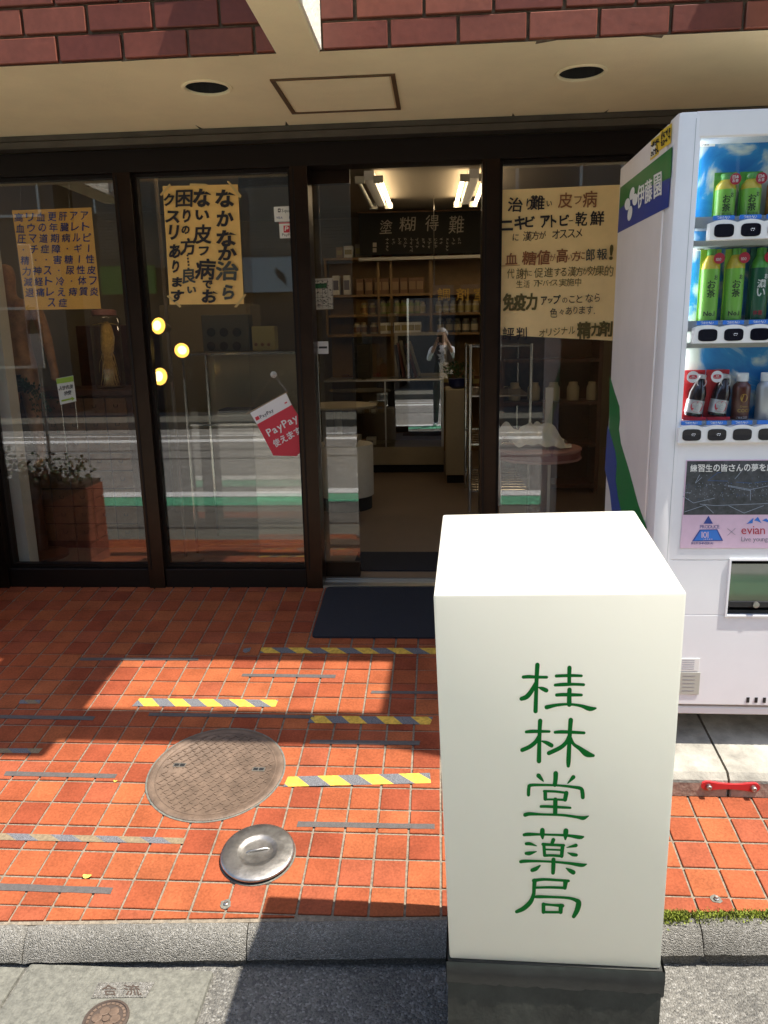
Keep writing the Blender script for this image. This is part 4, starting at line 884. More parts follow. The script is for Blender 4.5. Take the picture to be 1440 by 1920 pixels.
m = MB(); m.line('Live young', 1390, 1010.5, 9, vm_, gap=-.02); m.build('lettering', 'grey_text', po)
for pts in ([(1400, 982), (1413, 971), (1411, 981)], [(1414, 976), (1421, 969), (1428, 981), (1420, 977)], [(1429, 976), (1437, 972), (1446, 981), (1436, 978)]): tri(pts, 'blue_label', .0024)
# pick-up slot with tinted flap
m = MB(); m.box(sx0+.001, sx1-.001, D0+.001, D0+.06, sz0+.001, sz1-.001); 
m = MB(); m.box(sx0, sx1, D0+.045, D0+.05, sz0, sz1, 0); m.box(sx0, sx1, D0+.012, D0+.045, sz0+.001, sz0+.012, 0); m.build('slot_well', 'black_matte', door)
m = MB(); m.box(sx0+.004, sx1-.004, D0+.004, D0+.010, sz0+.030, sz1-.012); fp = m.build('flap', 'flap', door)
m = MB(); m.box(sx0+.004, sx1-.004, D0-.002, D0+.012, sz0+.026, sz0+.046, bev=.002); m.build('flap_grip', 'black', fp, smooth=40)
m = MB(); lq = at(1418, 1115, VYF); m.lathe([(.010, 0), (.010, .006), (.004, .007)], n=14, M=Matrix.Translation(V(lq.x, D0-.002, sz0+.036)) @ Matrix.Rotation(math.pi/2, 4, 'X')); m.build('lock', 'steel', fp, smooth=40)
e_ = .006
m = MB()
for a in ((sx0-e_, sx0, sz0-e_, sz1+e_), (sx1, sx1+e_, sz0-e_, sz1+e_), (sx0, sx1, sz1, sz1+e_), (sx0, sx1, sz0-e_, sz0)): m.box(a[0], a[1], D0-.004, D0+.006, a[2], a[3])
m.build('slot_frame', 'white_paint', door)
# plates near the foot
for y0, y1, mt in ((1234, 1258, 'paper_white'), (1260, 1302, 'caution_sticker')):
    a, b = at(1262, y0, VYF), at(1310, y1, VYF); m = MB(); m.box(a.x, b.x, VYF-.0012, VYF+.0003, b.z, a.z, bev=.0005); pt = m.build('data_plate', mt, door)
    m = MB()
    for k in range(5): zz = a.z-(k+1)*(a.z-b.z)/6; m.box(b.x-.055, b.x-.016, VYF-.0016, VYF-.0013, zz, zz+.0011)
    m.build('fine_print', 'grey_text', pt)
# brackets and sheet label in window corners
for x, y in ((1320, 258), (1311, 459)):
    p = at(x, y, D0+.03); m = MB(); m.box(p.x, p.x+.05, D1-.0135, D1-.0125, p.z-.012, p.z); q_ = m.build('corner_tag', 'paper_white', sheet_)
    m = MB(); m.line('伊藤園', p.x+.012, -(p.z-.006), .007, lambda a, b: V(a, D1-.0139, -b), bold=.01); m.build('lettering', 'ink', q_)
# side panel prints
SXp = VX0-.0012
def side(x, y, o=0):
    d = ray(x, y); return CAM+d*((SXp-o-CAM.x)/d.x)
def sidepoly(pts, mt, nm='side_stripe', o=.0, parent=cab): m = MB(); m.poly([side(x, y, o) for x, y in pts], (-1, 0, 0), .0008); return m.build(nm, mt, parent)
pan = sidepoly([(1163, 352), (1260, 275), (1253, 388), (1158, 437)], 'blue_print', 'logo_panel')
sidepoly([(1163, 352), (1260, 275), (1257, 333), (1240, 341), (1215, 350), (1185, 370), (1161, 393)], 'green_print', 'logo_green', .0006, pan)
m = MB(); so_ = lambda x, y: side(x, y, .0014)
for ch, cx, cy, w_, h_, sk in (('伊', 1201.5, 367, 13.5, 42, 0), ('藤', 1216, 358, 13.5, 42, 0), ('園', 1233, 347, 14, 44, 0)):
    m.gl(ch, cx, cy, w_, h_, lambda x, y, cy=cy, cx=cx: so_(x, y-(x-cx)*.55), 0, bold=.012)
m.build('lettering', 'paper_white', pan)
m = MB()
for cx, cy, rx, ry, rt in ((1185, 363, 4.6, 12, -8), (1176.5, 383, 5.2, 11, 0), (1190.5, 374, 5.0, 11, 0), (1181, 400, 4.4, 14, -6)):
    a = math.radians(rt); pts = [(cx+rx*math.cos(t)+ry*math.sin(t)*math.sin(a), cy-rx*math.cos(t)*.5+ry*math.sin(t)) for t in [k*math.pi/9 for k in range(18)]]
    m.add([side(x, y, .0016+.0002*cx/1180) for x, y in pts], [tuple(range(18))])
m.build('clover_mark', 'paper_white', pan)
sidepoly([(1143, 705), (1152, 735), (1161, 762), (1162, 785), (1160, 805), (1164, 832), (1180, 885), (1196, 945), (1212, 990), (1180, 1010), (1160, 950), (1150, 885), (1142, 810)], 'green_print')
sidepoly([(1139, 798), (1146, 820), (1153, 845), (1156, 868), (1154, 900), (1158, 930), (1170, 985), (1150, 985), (1143, 920), (1134, 880)], 'blue_print', o=.0006)
for pts, mt, tx, c_ in (([(1221, 264), (1237, 252), (1235, 289), (1219, 301)], 'yellow_print', '資源', 'ink'), ([(1238, 247), (1259, 231), (1257, 268), (1236, 283)], 'yellow_print', '大切', 'ink')):
    s_ = sidepoly(pts, mt, 'sticker', 0); cx = sum(p[0] for p in pts)/4; cy = sum(p[1] for p in pts)/4; w_ = (pts[1][0]-pts[0][0])
    m = MB()
    for i in range(2):
        for j in range(4):
            for k in range(5): x = cx+(j-1.5)*w_*.22+random.uniform(-1.6, 1.6); y = cy+(i-.5)*16-(j-1.5)*3.4+random.uniform(-5, 5); q = random.random() < .5; m.add([so_(x-(1.6 if q else .5), y-(.9 if q else 4)), so_(x+(1.6 if q else .5), y-(.9 if q else 4)), so_(x+(1.6 if q else .5), y+(.9 if q else 4)), so_(x-(1.6 if q else .5), y+(.9 if q else 4))], [(0, 1, 2, 3)])
    m.build('worn_print', c_, s_)
sb_ = sidepoly([(1221, 274), (1229, 268), (1228, 290), (1220, 297)], 'paper_white', 'sticker', .0006)
# ================================================================== concrete slabs under the machine, red link
SLT = .072
def slabthing(u0, u1, label):
    ys = (-1.475, -.60); root = thing('concrete_slab', label, 'concrete slab', (u0, ys[0], fz(u0, ys[0])), 'weights under the vending machine')
    m = MB(); pr = [(ys[0], .001, 0), (ys[0], .018, 0), (ys[0]+.004, SLT-.016, 0), (ys[0]+.022, SLT, 0), (ys[1], SLT, 0), (ys[1], .001, 0)]
    a = [FPt(u0, y, h) for y, h, _ in pr]; b = [FPt(u1, y, h) for y, h, _ in pr]; k = len(pr)
    m.add(a+b, [(i, k+i, k+(i+1) % k, (i+1) % k) for i in range(k)]+[tuple(range(k))[::-1], tuple(range(k, 2*k))]); o = m.build('slab', 'slab', root)
    m = MB(); m.add([FPt(u0+.004, ys[0]-.0015, .003), FPt(u1-.004, ys[0]-.0015, .003), FPt(u1-.004, ys[0]-.0015, SLT-.022), FPt(u0+.004, ys[0]-.0015, SLT-.022)], [(0, 1, 2, 3)]); 
    m.box(0, 0.001, 0, .001, 0, .001) if False else None
    m.build('front_face', 'slab_side', o); return root
jx = at(1366, 1470, -1.47).x
slabthing(jx-.62, jx-.004, 'concrete weight slab under the vending machine, on the sign box side of the red link')
slabthing(jx+.004, jx+.62, 'concrete weight slab under the vending machine, on the far side of the red link')
yl = -1.4795; la, lb2 = at(1328, 1474, yl), at(1412, 1477, yl)
m = MB(); d = (lb2-la); L0 = d.length; d.normalize(); nz = V(0, -1, 0).cross(d); nz = nz if nz.z > 0 else -nz; pts = []
for k in range(13): t = math.pi/2+math.pi*k/12; pts.append(la+d*(.022*math.cos(t))+nz*(.0155*math.sin(t)))
for k in range(1, 8): u = k/8; pts.append(la+d*(L0*u)-nz*(.0085+.007*abs(2*u-1)**2))
for k in range(13): t = -math.pi/2+math.pi*k/12; pts.append(lb2+d*(.022*math.cos(t))+nz*(.0155*math.sin(t)))
for k in range(1, 8): u = 1-k/8; pts.append(la+d*(L0*u)+nz*(.0085+.007*abs(2*u-1)**2))
m.poly(pts, (0, -1, 0), .008); lk = tag(m.build('link_plate', 'red', smooth=40), 'red link plate bolted across the joint of the two concrete slabs', 'link plate')
for p in (la, lb2):
    m = MB(); Mx = Matrix.Translation(p+V(0, -.008, 0)) @ Matrix.Rotation(math.pi/2, 4, 'X'); m.lathe([(.0085, -.0085), (.0085, .003), (.006, .0055), (.0045, .0055), (.004, .0035), (.001, .0035)], n=14, M=Mx); m.build('bolt', 'steel', lk, smooth=40)
# ================================================================== posters and stickers on the glass
random.seed(11)
RZ = FLZ
GY = .0105                                   # just behind the panes (pane is 0..6 mm)
def paper(name, px, mt, label, cat="poster", Y=GY, sub=14, th=.0006):
    """sheet with a slight waviness; px TL TR BR BL"""
    P = [at(x, y, Y) for x, y in px]; m = MB(); n = sub; vs = []
    for j in range(n+1):
        for i in range(n+1):
            u, v = i/n, j/n; p = P[0].lerp(P[1], u).lerp(P[3].lerp(P[2], u), v); vs.append(p+V(0, .0022*math.sin(u*6+v*4)+.0007*math.sin(v*17)+.0029 if Y < 0 else .0015*math.sin(u*5+v*3)+.0015, 0))
    m.add(vs, [(j*(n+1)+i, (j+1)*(n+1)+i, (j+1)*(n+1)+i+1, j*(n+1)+i+1) for j in range(n) for i in range(n)])
    bk = [p+V(0, th, 0) for p in vs]; m.add(bk, [(j*(n+1)+i, j*(n+1)+i+1, (j+1)*(n+1)+i+1, (j+1)*(n+1)+i) for j in range(n) for i in range(n)])
    return tag(m.build(name, mt), label, cat)
def zz(lst): return [(x/4.5, y/4.5) for x, y in lst]
TY = GY-.0018                                # ink lies on the street side of the sheet
# 1 printed board with blue columns
p1 = paper('ailment_board', [(x, y+300) for x, y in zz([(100, 425), (770, 400), (850, 1255), (215, 1265)])], 'board_orange', 'orange board with blue printed columns of ailments hanging in the left window', 'board')
cols = [('アトピー性皮フ炎', 712, 470, 795, 1110), ('アレルギー性体質', 622, 472, 705, 1108), ('肝臓病・糖尿・痔', 532, 475, 615, 1112), ('更年期障害・冷え症', 440, 478, 530, 1205), ('血の道症・ストレス', 345, 480, 435, 1203), ('リウマチ・神経痛', 250, 482, 340, 1116), ('高血圧・精力減退', 157, 485, 250, 1120)]
for tx, xa_, ya_, xb_, yb_ in cols:
    m = MB()
    for i, ch in enumerate(tx):
        t = i/(len(tx)-1); x = (xa_+(xb_-xa_)*t)/4.5; y = 300+(ya_+(yb_-ya_)*t)/4.5; mp = lambda a, b: at(a, b, TY)
        if ch == 'ー': m.gl(ch, x, y, 14, 14, mp, 0, rot=86, bold=.012)
        elif ch == '・': m.gl(ch, x, y, 2.8, 2.8, mp, 0)
        else: m.gl(ch, x, y, 15.6 if ord(ch) > 0x3100 else 14.5, 16, mp, 0, bold=.012, rot=-1.5)
    m.build('lettering', 'ink_blue', p1)
for x in (39, 70, 130): m = MB(); m.tube([at(x, 392, GY), at(x-1, 330, GY)], .0006, 5); m.build('hanging_wire', 'chrome', p1)
# 2 brush-lettered sheet
PO = -.0085; TO = PO-.0022                    # the two brush posters are taped on the street side
p2 = paper('brush_poster', [(280+x, y+300) for x, y in zz([(110, 218), (745, 205), (797, 1215), (170, 1220)])], 'paper_orange', 'orange sheet hand-lettered with thick black brush columns, taped on the middle window', Y=PO)
br = [('な', 640, 325, 175, 160, 0), ('か', 640, 495, 150, 145, 0), ('な', 650, 662, 180, 150, 0), ('か', 660, 790, 165, 125, 0), ('治', 655, 935, 190, 165, 1), ('ら', 668, 1115, 105, 135, 1), ('な', 445, 320, 160, 165, 0), ('い', 447, 465, 125, 90, 0), ('皮', 447, 625, 155, 165, 0), ('フ', 460, 768, 90, 80, 0), ('病', 472, 920, 165, 180, 0), ('で', 490, 1050, 90, 75, 0), ('お', 510, 1150, 140, 120, 0), ('困', 293, 325, 140, 145, 0), ('り', 315, 472, 70, 120, 0), ('の', 305, 590, 72, 76, 0), ('方', 327, 730, 130, 145, 0), ('良', 335, 975, 110, 135, 1), ('い', 357, 1097, 80, 62, 1), ('ク', 165, 335, 95, 115, 0), ('ス', 197, 480, 130, 110, 0), ('リ', 205, 612, 85, 135, 0), ('あ', 215, 770, 100, 125, 0), ('り', 222, 900, 60, 115, 0), ('ま', 235, 1030, 90, 90, 0), ('す', 235, 1148, 115, 110, 0)]
m = MB(); mp = lambda a, b: at(a, b, TO)
for i_, (ch, x, y, w_, h_, g_) in enumerate(br):
    if i_ in (6, 13, 19): m.build('lettering', ['ink', 'ink_grey'], p2); m = MB()
    m.gl(ch, 280+x/4.5, 300+y/4.5, w_/4.5*.97, h_/4.5*.95, mp, g_, rot=random.uniform(-3, 3), bold=.042 if ord(ch) < 0x3100 else .030, skew=.06)
m.build('lettering', ['ink', 'ink_grey'], p2); m = MB()
for k in range(4): m.gl('・', 280+(322+k*3)/4.5, 300+(805+k*27)/4.5, 4, 4, mp, 0)
m.build('ellipsis_dots', 'ink', p2)
for a in ([(88, 290), (172, 198), (182, 215), (100, 305)], [(340, 198), (475, 200), (500, 213), (340, 215)], [(652, 178), (672, 178), (778, 300), (765, 325)], [(145, 1150), (160, 1140), (270, 1232), (258, 1246)], [(805, 1130), (820, 1135), (735, 1245), (715, 1240)]):
    m = MB(); m.poly([at(280+x/4.5, 300+y/4.5, TO+.0004) for x, y in a], (0, -1, 0), .0002); m.build('tape_piece', 'clear_tape', p2)
# 3 handwritten sheet beside the vending machine
p3 = paper('handwritten_poster', [(936, 356), (1190, 345), (1176, 640), (931, 628)], 'paper_yellow', 'pale yellow sheet with handwritten horizontal lines on the right window beside the vending machine', Y=PO)
K, Br, Ol, Gy = 0, 1, 2, 3
hw = [('治', 265, 335, 110, 110, K, 2), ('り', 370, 332, 45, 90, K, 2), ('難', 432, 320, 105, 112, K, 2), ('い', 520, 327, 42, 45, K, 2), ('皮', 640, 302, 108, 120, Br, 1), ('フ', 735, 302, 58, 62, Br, 1), ('病', 825, 293, 108, 130, Br, 1),
      ('ニ', 200, 492, 100, 80, K, 3), ('キ', 300, 472, 88, 110, K, 3), ('ビ', 375, 462, 75, 88, K, 3), ('ア', 490, 462, 75, 98, K, 3), ('ト', 552, 458, 45, 98, K, 3), ('ピ', 632, 452, 75, 88, K, 3), ('ー', 682, 455, 34, 20, K, 3), ('乾', 760, 442, 88, 108, K, 2), ('鮮', 880, 437, 105, 112, K, 2),
      ('に', 268, 580, 45, 55, K, 0), ('漢', 355, 572, 68, 78, K, 0), ('方', 415, 566, 58, 70, K, 0), ('が', 470, 562, 52, 60, K, 0), ('オ', 570, 556, 58, 72, K, 0), ('ス', 625, 556, 58, 66, K, 0), ('ス', 685, 552, 58, 66, K, 0), ('メ', 742, 548, 52, 70, K, 0),
      ('血', 235, 740, 88, 88, Br, 2), ('糖', 370, 736, 108, 106, Br, 2), ('値', 475, 731, 98, 112, Br, 2), ('が', 545, 731, 46, 55, Br, 0), ('高', 615, 717, 82, 108, Br, 2), ('い', 672, 727, 38, 40, Br, 0), ('方', 720, 721, 62, 78, Br, 1), ('に', 765, 716, 44, 60, Br, 1), ('郎', 828, 712, 66, 98, Gy, 1), ('報', 915, 706, 78, 88, Gy, 1), ('!', 985, 692, 30, 125, Ol, 3),
      ('代', 230, 852, 58, 78, Ol, 0), ('謝', 312, 852, 82, 86, Ol, 0), ('に', 372, 850, 36, 42, Ol, 0), ('促', 440, 846, 68, 78, Ol, 0), ('進', 515, 842, 68, 76, Ol, 0), ('す', 580, 842, 48, 68, Ol, 0), ('る', 627, 840, 48, 66, Ol, 0), ('漢', 690, 837, 64, 78, Ol, 0), ('方', 745, 836, 54, 72, Ol, 0), ('が', 792, 832, 46, 55, Ol, 0), ('効', 842, 831, 68, 78, Ol, 0), ('果', 902, 831, 62, 78, Ol, 0), ('的', 968, 832, 66, 86, Ol, 0),
      ('生', 296, 930, 48, 58, Ol, 0), ('活', 350, 930, 48, 58, Ol, 0), ('ア', 420, 925, 36, 52, Ol, 0), ('ド', 452, 925, 36, 52, Ol, 0), ('バ', 492, 921, 42, 46, Ol, 0), ('イ', 530, 921, 32, 48, Ol, 0), ('ス', 562, 920, 38, 46, Ol, 0), ('実', 622, 920, 58, 62, Ol, 0), ('施', 678, 916, 58, 62, Ol, 0), ('中', 736, 916, 46, 66, Ol, 0),
      ('免', 215, 1066, 82, 132, Ol, 4), ('疫', 300, 1066, 90, 132, Ol, 4), ('力', 387, 1062, 80, 128, Ol, 4), ('ア', 480, 1056, 48, 68, K, 2), ('ッ', 526, 1056, 36, 40, K, 2), ('プ', 576, 1046, 56, 76, K, 2), ('の', 636, 1052, 40, 42, K, 0), ('こ', 690, 1046, 42, 52, K, 0), ('と', 746, 1042, 46, 60, K, 0), ('な', 820, 1036, 58, 68, K, 0), ('ら', 880, 1032, 42, 66, K, 0),
      ('色', 552, 1146, 58, 74, K, 0), ('々', 612, 1140, 32, 42, K, 0), ('あ', 666, 1132, 48, 62, K, 0), ('り', 716, 1127, 30, 58, K, 0), ('ま', 766, 1126, 46, 62, K, 0), ('す', 822, 1126, 48, 68, K, 0), ('・', 858, 1150, 9, 9, K, 0),
      ('評', 212, 1302, 88, 98, K, 1), ('判', 312, 1302, 80, 98, K, 1), ('オ', 467, 1300, 48, 58, Ol, 0), ('リ', 516, 1292, 40, 58, Ol, 0), ('ジ', 576, 1287, 52, 62, Ol, 0), ('ナ', 632, 1281, 48, 62, Ol, 0), ('ル', 690, 1277, 48, 60, Ol, 0), ('精', 780, 1277, 100, 128, Ol, 4), ('力', 866, 1272, 62, 98, Ol, 4), ('剤', 942, 1266, 98, 118, Ol, 4)]
m = MB(); BD = [.004, .012, .02, .035, .04]
rowof = lambda y: sum(y > q for q in (400, 530, 640, 790, 890, 970, 1100, 1200)); hprev = 0; xprev = 265
for ch, x, y, w_, h_, g_, b_ in hw:
    if rowof(y) != hprev or x-xprev > 88: m.build('lettering', ['ink', 'ink_brown', 'ink_olive', 'ink_grey'], p3); m = MB(); hprev = rowof(y)
    xprev = x; m.gl(ch, 900+x/4, 300+y/4, w_/4*.97, h_/4*.95, mp, g_, rot=random.uniform(-3, 4) if ch not in 'ー' else 4, bold=BD[b_], skew=.05)
m.build('lettering', ['ink', 'ink_brown', 'ink_olive', 'ink_grey'], p3); m = MB(); m.bar(mp(900+150/4, 300+796/4), mp(900+300/4, 300+788/4), .0002, .0022, 1); m.build('underline', ['ink', 'ink_brown'], p3)
# card stickers
OY = -.0012
def sticker(px, mt, name, label): m = MB(); m.poly([at(x, y, OY) for x, y in px], (0, -1, 0), .0010); return tag(m.build(name, mt), label, 'sticker', None)
op = lambda a, b: at(a, b, OY-.0006)
s1 = sticker([(513, 388), (549, 386), (550, 415), (515, 416)], 'paper_white', 'payment_sticker', 'white card payment sticker with small square mark, upper of two on the glass')
m = MB(); m.line('Square', 528, 394.5, 6.5, op, 0); m.build('lettering', 'ink_grey', s1)
m = MB(); m.poly([op(521, 391), op(526, 391), op(526, 398), op(521, 398)], (0, -1, 0), .0002); m.poly([at(522.2, 393, OY-.0009), at(524.8, 393, OY-.0009), at(524.8, 396, OY-.0009), at(522.2, 396, OY-.0009)], (0, -1, 0), .0001, 1); m.build('mark', ['ink', 'paper_white'], s1)
m = MB(); m.line('VISA', 518, 408, 4, op, 0, bold=.01); m.build('lettering', 'ink_blue', s1); m = MB(); m.poly([op(542, 405), op(548, 405), op(548, 410), op(542, 410)], (0, -1, 0), .0002); m.build('card_mark', 'ink_blue', s1)
s2 = sticker([(523, 417), (551, 416), (552, 446), (525, 447)], 'paper_white', 'payment_sticker', 'white and red payment sticker with red square logo, lower of two on the glass')
m = MB(); m.poly([op(523, 417.5), op(551, 416.5), op(551, 418.5), op(523, 419.5)], (0, -1, 0), .0002); m.build('red_edge', 'red_label', s2); m = MB(); m.poly([op(531.5, 423), op(543, 423), op(543, 436), op(532, 436)], (0, -1, 0), .0002); m.build('logo_field', 'red_label', s2)
m = MB(); m.gl('P', 537.5, 429, 7, 9, lambda a, b: at(a, b, OY-.0009), bold=.03, rot=-8); m.build('lettering', 'paper_white', s2); m = MB(); m.line('PayPay', 529, 440, 5.2, op); m.build('lettering', 'ink', s2)
# hanging pennant on a suction cup
pn = thing('payment_pennant', 'red and white paper pennant hanging crooked from a suction cup on the middle window', 'pennant', at(512, 790, OY))
fr = lambda x, y: at(280+x/4.235, 680+y/4.235, -.006); f2 = lambda x, y: at(280+x/4.235, 680+y/4.235, -.0072); 
m = MB(); m.poly([fr(800, 400), fr(1085, 240), fr(1130, 335), fr(855, 490)], (0, -1, 0), .0008); m.build('white_head', 'paper_white', pn)
m = MB(); m.poly([fr(855, 490.5), fr(1130, 335.5), fr(1222, 480), fr(1222, 685), fr(1170, 742), fr(985, 738)], (0, -1, 0), .0008); m.build('red_body', 'red_label', pn)
m = MB(); m.tube([fr(765, 410), fr(1098, 232)], .0016, 6); m.build('top_rod', 'chrome', pn)
m = MB(); m.tube([fr(775, 405), fr(985, 100)], .0007, 5); m.tube([fr(985, 100), fr(1095, 232)], .0007, 5); m.build('string', 'chrome', pn)
c = fr(985, 95); m = MB(); m.lathe([(.016, 0), (.013, .003), (.006, .006), (.005, .012), (.002, .013)], n=18, M=Matrix.Translation(V(c.x, -.0005, c.z)) @ Matrix.Rotation(math.pi/2, 4, 'X')); m.build('suction_cup', 'offwhite', pn, smooth=50)
an = 27
def diag(txt, x, y, h, mi_m, bold, mmap):
    m = MB(); a = math.radians(-an-2); ca, sa = math.cos(a), math.sin(a); m.line(txt, 0, 0, h, lambda u, v: mmap(x+u*ca-v*sa, y+u*sa+v*ca), 0, bold=bold); m.build('lettering', mi_m, pn)
diag('PayPay', 935, 560, 62, 'paper_white', .015, f2); diag('使えます', 985, 650, 62, 'paper_white', .02, f2); diag('PayPay', 878, 432, 28, 'ink', .01, f2)
m = MB(); m.poly([f2(838, 435), f2(865, 422), f2(878, 447), f2(850, 462)], (0, -1, 0), .0002); m.build('logo_field', 'red_label', pn); m = MB(); m.poly([f2(1072, 318), f2(1092, 308), f2(1096, 318), f2(1076, 328)], (0, -1, 0), .0002); m.build('logo_field', 'red_label', pn)
# small card on a wire stand, its print facing into the shop
ps = thing('prescription_card', 'small white and lime prescription card on a wire stand in the left window, print reversed', 'card', at(130, 810, .06))
cpx = lambda x, y: at(x, y, .058)
m = MB(); m.poly([at(x, y, .06) for x, y in ((105, 710), (137, 704), (143, 752), (113, 759))], (0, -1, 0), .002); m.build('card', 'paper_white', ps)
m = MB(); m.poly([cpx(x, y) for x, y in ((105.5, 710.5), (136.5, 705), (138, 715), (106.5, 720))], (0, -1, 0), .0003); m.build('lime_band', 'tag_green', ps)
m = MB(); m.poly([cpx(x, y) for x, y in ((115, 750), (134, 746), (134, 743.5), (140, 747), (135, 751.5), (134.5, 749), (115.5, 753.5))], (0, -1, 0), .0003); m.build('arrow', 'tag_green', ps)
m = MB()
for i, ch in enumerate('処方せん'): m.gl(ch, 0, 0, 6.4, 8, lambda u, v, i=i: at(133.5-i*6.9-u, 724.5+i*1.1+v+.16*u, .0575), bold=.02)
for i, ch in enumerate('受付'): m.gl(ch, 0, 0, 6.4, 8, lambda u, v, i=i: at(130.5-i*6.9-u, 736+i*1.1+v+.16*u, .0575), bold=.02)
m.build('reversed_lettering', 'ink', ps)
m = MB(); m.tube([cpx(115, 759), cpx(121, 811), cpx(146, 805), cpx(141, 753)], .0012, 5); m.tube([cpx(121, 811), at(121, 811, .058)-V(0, 0, at(121, 811, .058).z-RZ)], .0012, 5); m.build('wire_stand', 'chrome', ps)
# printed chart hanging behind the sliding door
wc = thing('printed_chart', 'white grid chart with a green row hanging behind the sliding door glass', 'chart', at(607, 580, .30)); cz3 = .30
m = MB(); m.poly([at(x, y, cz3) for x, y in ((584, 523), (624, 521), (625, 579), (587, 581))], (0, -1, 0), .002); m.build('sheet', 'paper_white', wc)
m = MB(); 
for y in (525, 533, 541, 549, 557, 565, 573): m.bar(at(586, y+1, cz3-.001), at(614, y, cz3-.001), .0006, .0014)
for x in (586, 595, 604, 614, 623): m.bar(at(x, 524, cz3-.001), at(x+1.5, 578, cz3-.001), .0014, .0006, up=(0, 1, 0))
for k in range(70): x = random.uniform(588, 621); y = random.uniform(527, 576); m.bar(at(x, y, cz3-.0012), at(x+random.uniform(1, 4), y, cz3-.0012), .0004, .003)
m.build('grid_print', 'ink', wc)['kind'] = 'stuff'
m = MB(); m.poly([at(x, y, cz3-.0006) for x, y in ((587, 532), (613, 531), (613, 540), (587, 541))], (0, -1, 0), .0003); m.build('green_row', 'green_print', wc)
m = MB(); m.tube([at(604, 522, cz3), V(at(604, 522, cz3).x, cz3, CZ)], .0008, 5); m.build('hanging_thread', 'chrome', wc)
# ================================================================== left window display
# white inner pier
m = MB(); a = at(14, 700, .12).x; b = at(50, 1050, .12).x; m.box(XLJ-.10, XLJ+.050, .08, .17, RZ, CZ); m.build('inner_pier', 'offwhite', B)
# herb chest with rows of drawers
cy_ = .62; cx0 = at(48, 850, cy_).x; cx1 = at(246, 850, cy_).x; cz1 = at(150, 736, cy_).z
hc = thing('herb_chest', 'dark wooden herb chest with rows of small square drawers behind the left window', 'chest', ((cx0+cx1)/2, cy_+.2, RZ))
m = MB(); m.box(cx0-.03, cx1+.03, cy_+.012, cy_+.42, RZ, cz1-.02); m.box(cx0-.05, cx1+.05, cy_-.02, cy_+.44, cz1-.02, cz1+.015, bev=.004); m.build('carcass', 'wood_dark', hc)
nc = 5; cw = (cx1-cx0)/nc; ch_ = .108; zt_ = cz1-.03; nr = int((zt_-RZ-.04)/ch_)
for r in range(nr):
    for c in range(nc):
        x = cx0+c*cw; z = zt_-(r+1)*ch_; m = MB(); m.box(x+.004, x+cw-.004, cy_, cy_+.014, z+.004, z+ch_-.004, bev=.002); d_ = m.build('drawer', 'wood_mid', hc)
        m = MB(); m.tube([(x+cw/2-.012, cy_-.004, z+ch_*.62), (x+cw/2-.010, cy_-.008, z+ch_*.48), (x+cw/2+.010, cy_-.008, z+ch_*.48), (x+cw/2+.012, cy_-.004, z+ch_*.62)], .002, 6); m.build('ring_pull', 'iron_dark', d_)
# ginseng jar on the chest
jc = at(208, 722, cy_+.12); jr = (at(236, 700, cy_+.12).x-at(184, 700, cy_+.12).x)/2; jz0 = cz1+.016; jz1 = at(208, 582, cy_+.12).z
gj = thing('ginseng_jar', 'tall glass jar of pale ginseng root in amber liquid on the herb chest', 'jar', (jc.x, jc.y, jz0))
m = MB(); m.lathe([(jr*.95, 0), (jr, .01), (jr, (jz1-jz0)*.9), (jr*.8, (jz1-jz0)*.94)], (jc.x, jc.y, jz0), 28); m.build('glass', 'jar_glass', gj, smooth=50)
m = MB(); m.lathe([(jr*.82, (jz1-jz0)*.94), (jr*.84, jz1-jz0), (jr*.6, jz1-jz0+.006)], (jc.x, jc.y, jz0), 24); m.build('lid', 'table_pink', gj, smooth=50)
m = MB(); h = jz1-jz0
m.tube([V(jc.x+.004, jc.y, jz0+h*.86), V(jc.x+.006, jc.y, jz0+h*.8), V(jc.x+.008, jc.y, jz0+h*.66), V(jc.x, jc.y, jz0+h*.5), V(jc.x-.003, jc.y, jz0+h*.38)], [.012, .030, .040, .036, .020], 12)
for k in range(120):
    a = random.uniform(0, 6.28); p = V(jc.x+random.uniform(-.014, .016), jc.y+random.uniform(-.01, .01), jz0+h*random.uniform(.35, .60)); pts = [p]
    for i in range(6): pts.append(pts[-1]+V(math.cos(a)*random.uniform(.0, .010)+random.uniform(-.006, .006), math.sin(a)*random.uniform(0, .008), -h*random.uniform(.05, .095)))
    pts = [V(max(jc.x-jr*.85, min(jc.x+jr*.85, q.x)), max(jc.y-jr*.6, min(jc.y+jr*.6, q.y)), max(jz0+.01, q.z)) for q in pts]
    r0 = random.uniform(.0015, .006) if k < 14 else .0017; m.tube(pts, [r0*(1-i/8) for i in range(7)], 5)
for s_ in (-1, 1): m.tube([V(jc.x, jc.y, jz0+h*.83), V(jc.x+s_*.02, jc.y, jz0+h*.84), V(jc.x+s_*jr*.85, jc.y-.01, jz0+h*.82)], [.007, .004, .0015], 6)
m.build('root', 'ginseng', gj, smooth=60)
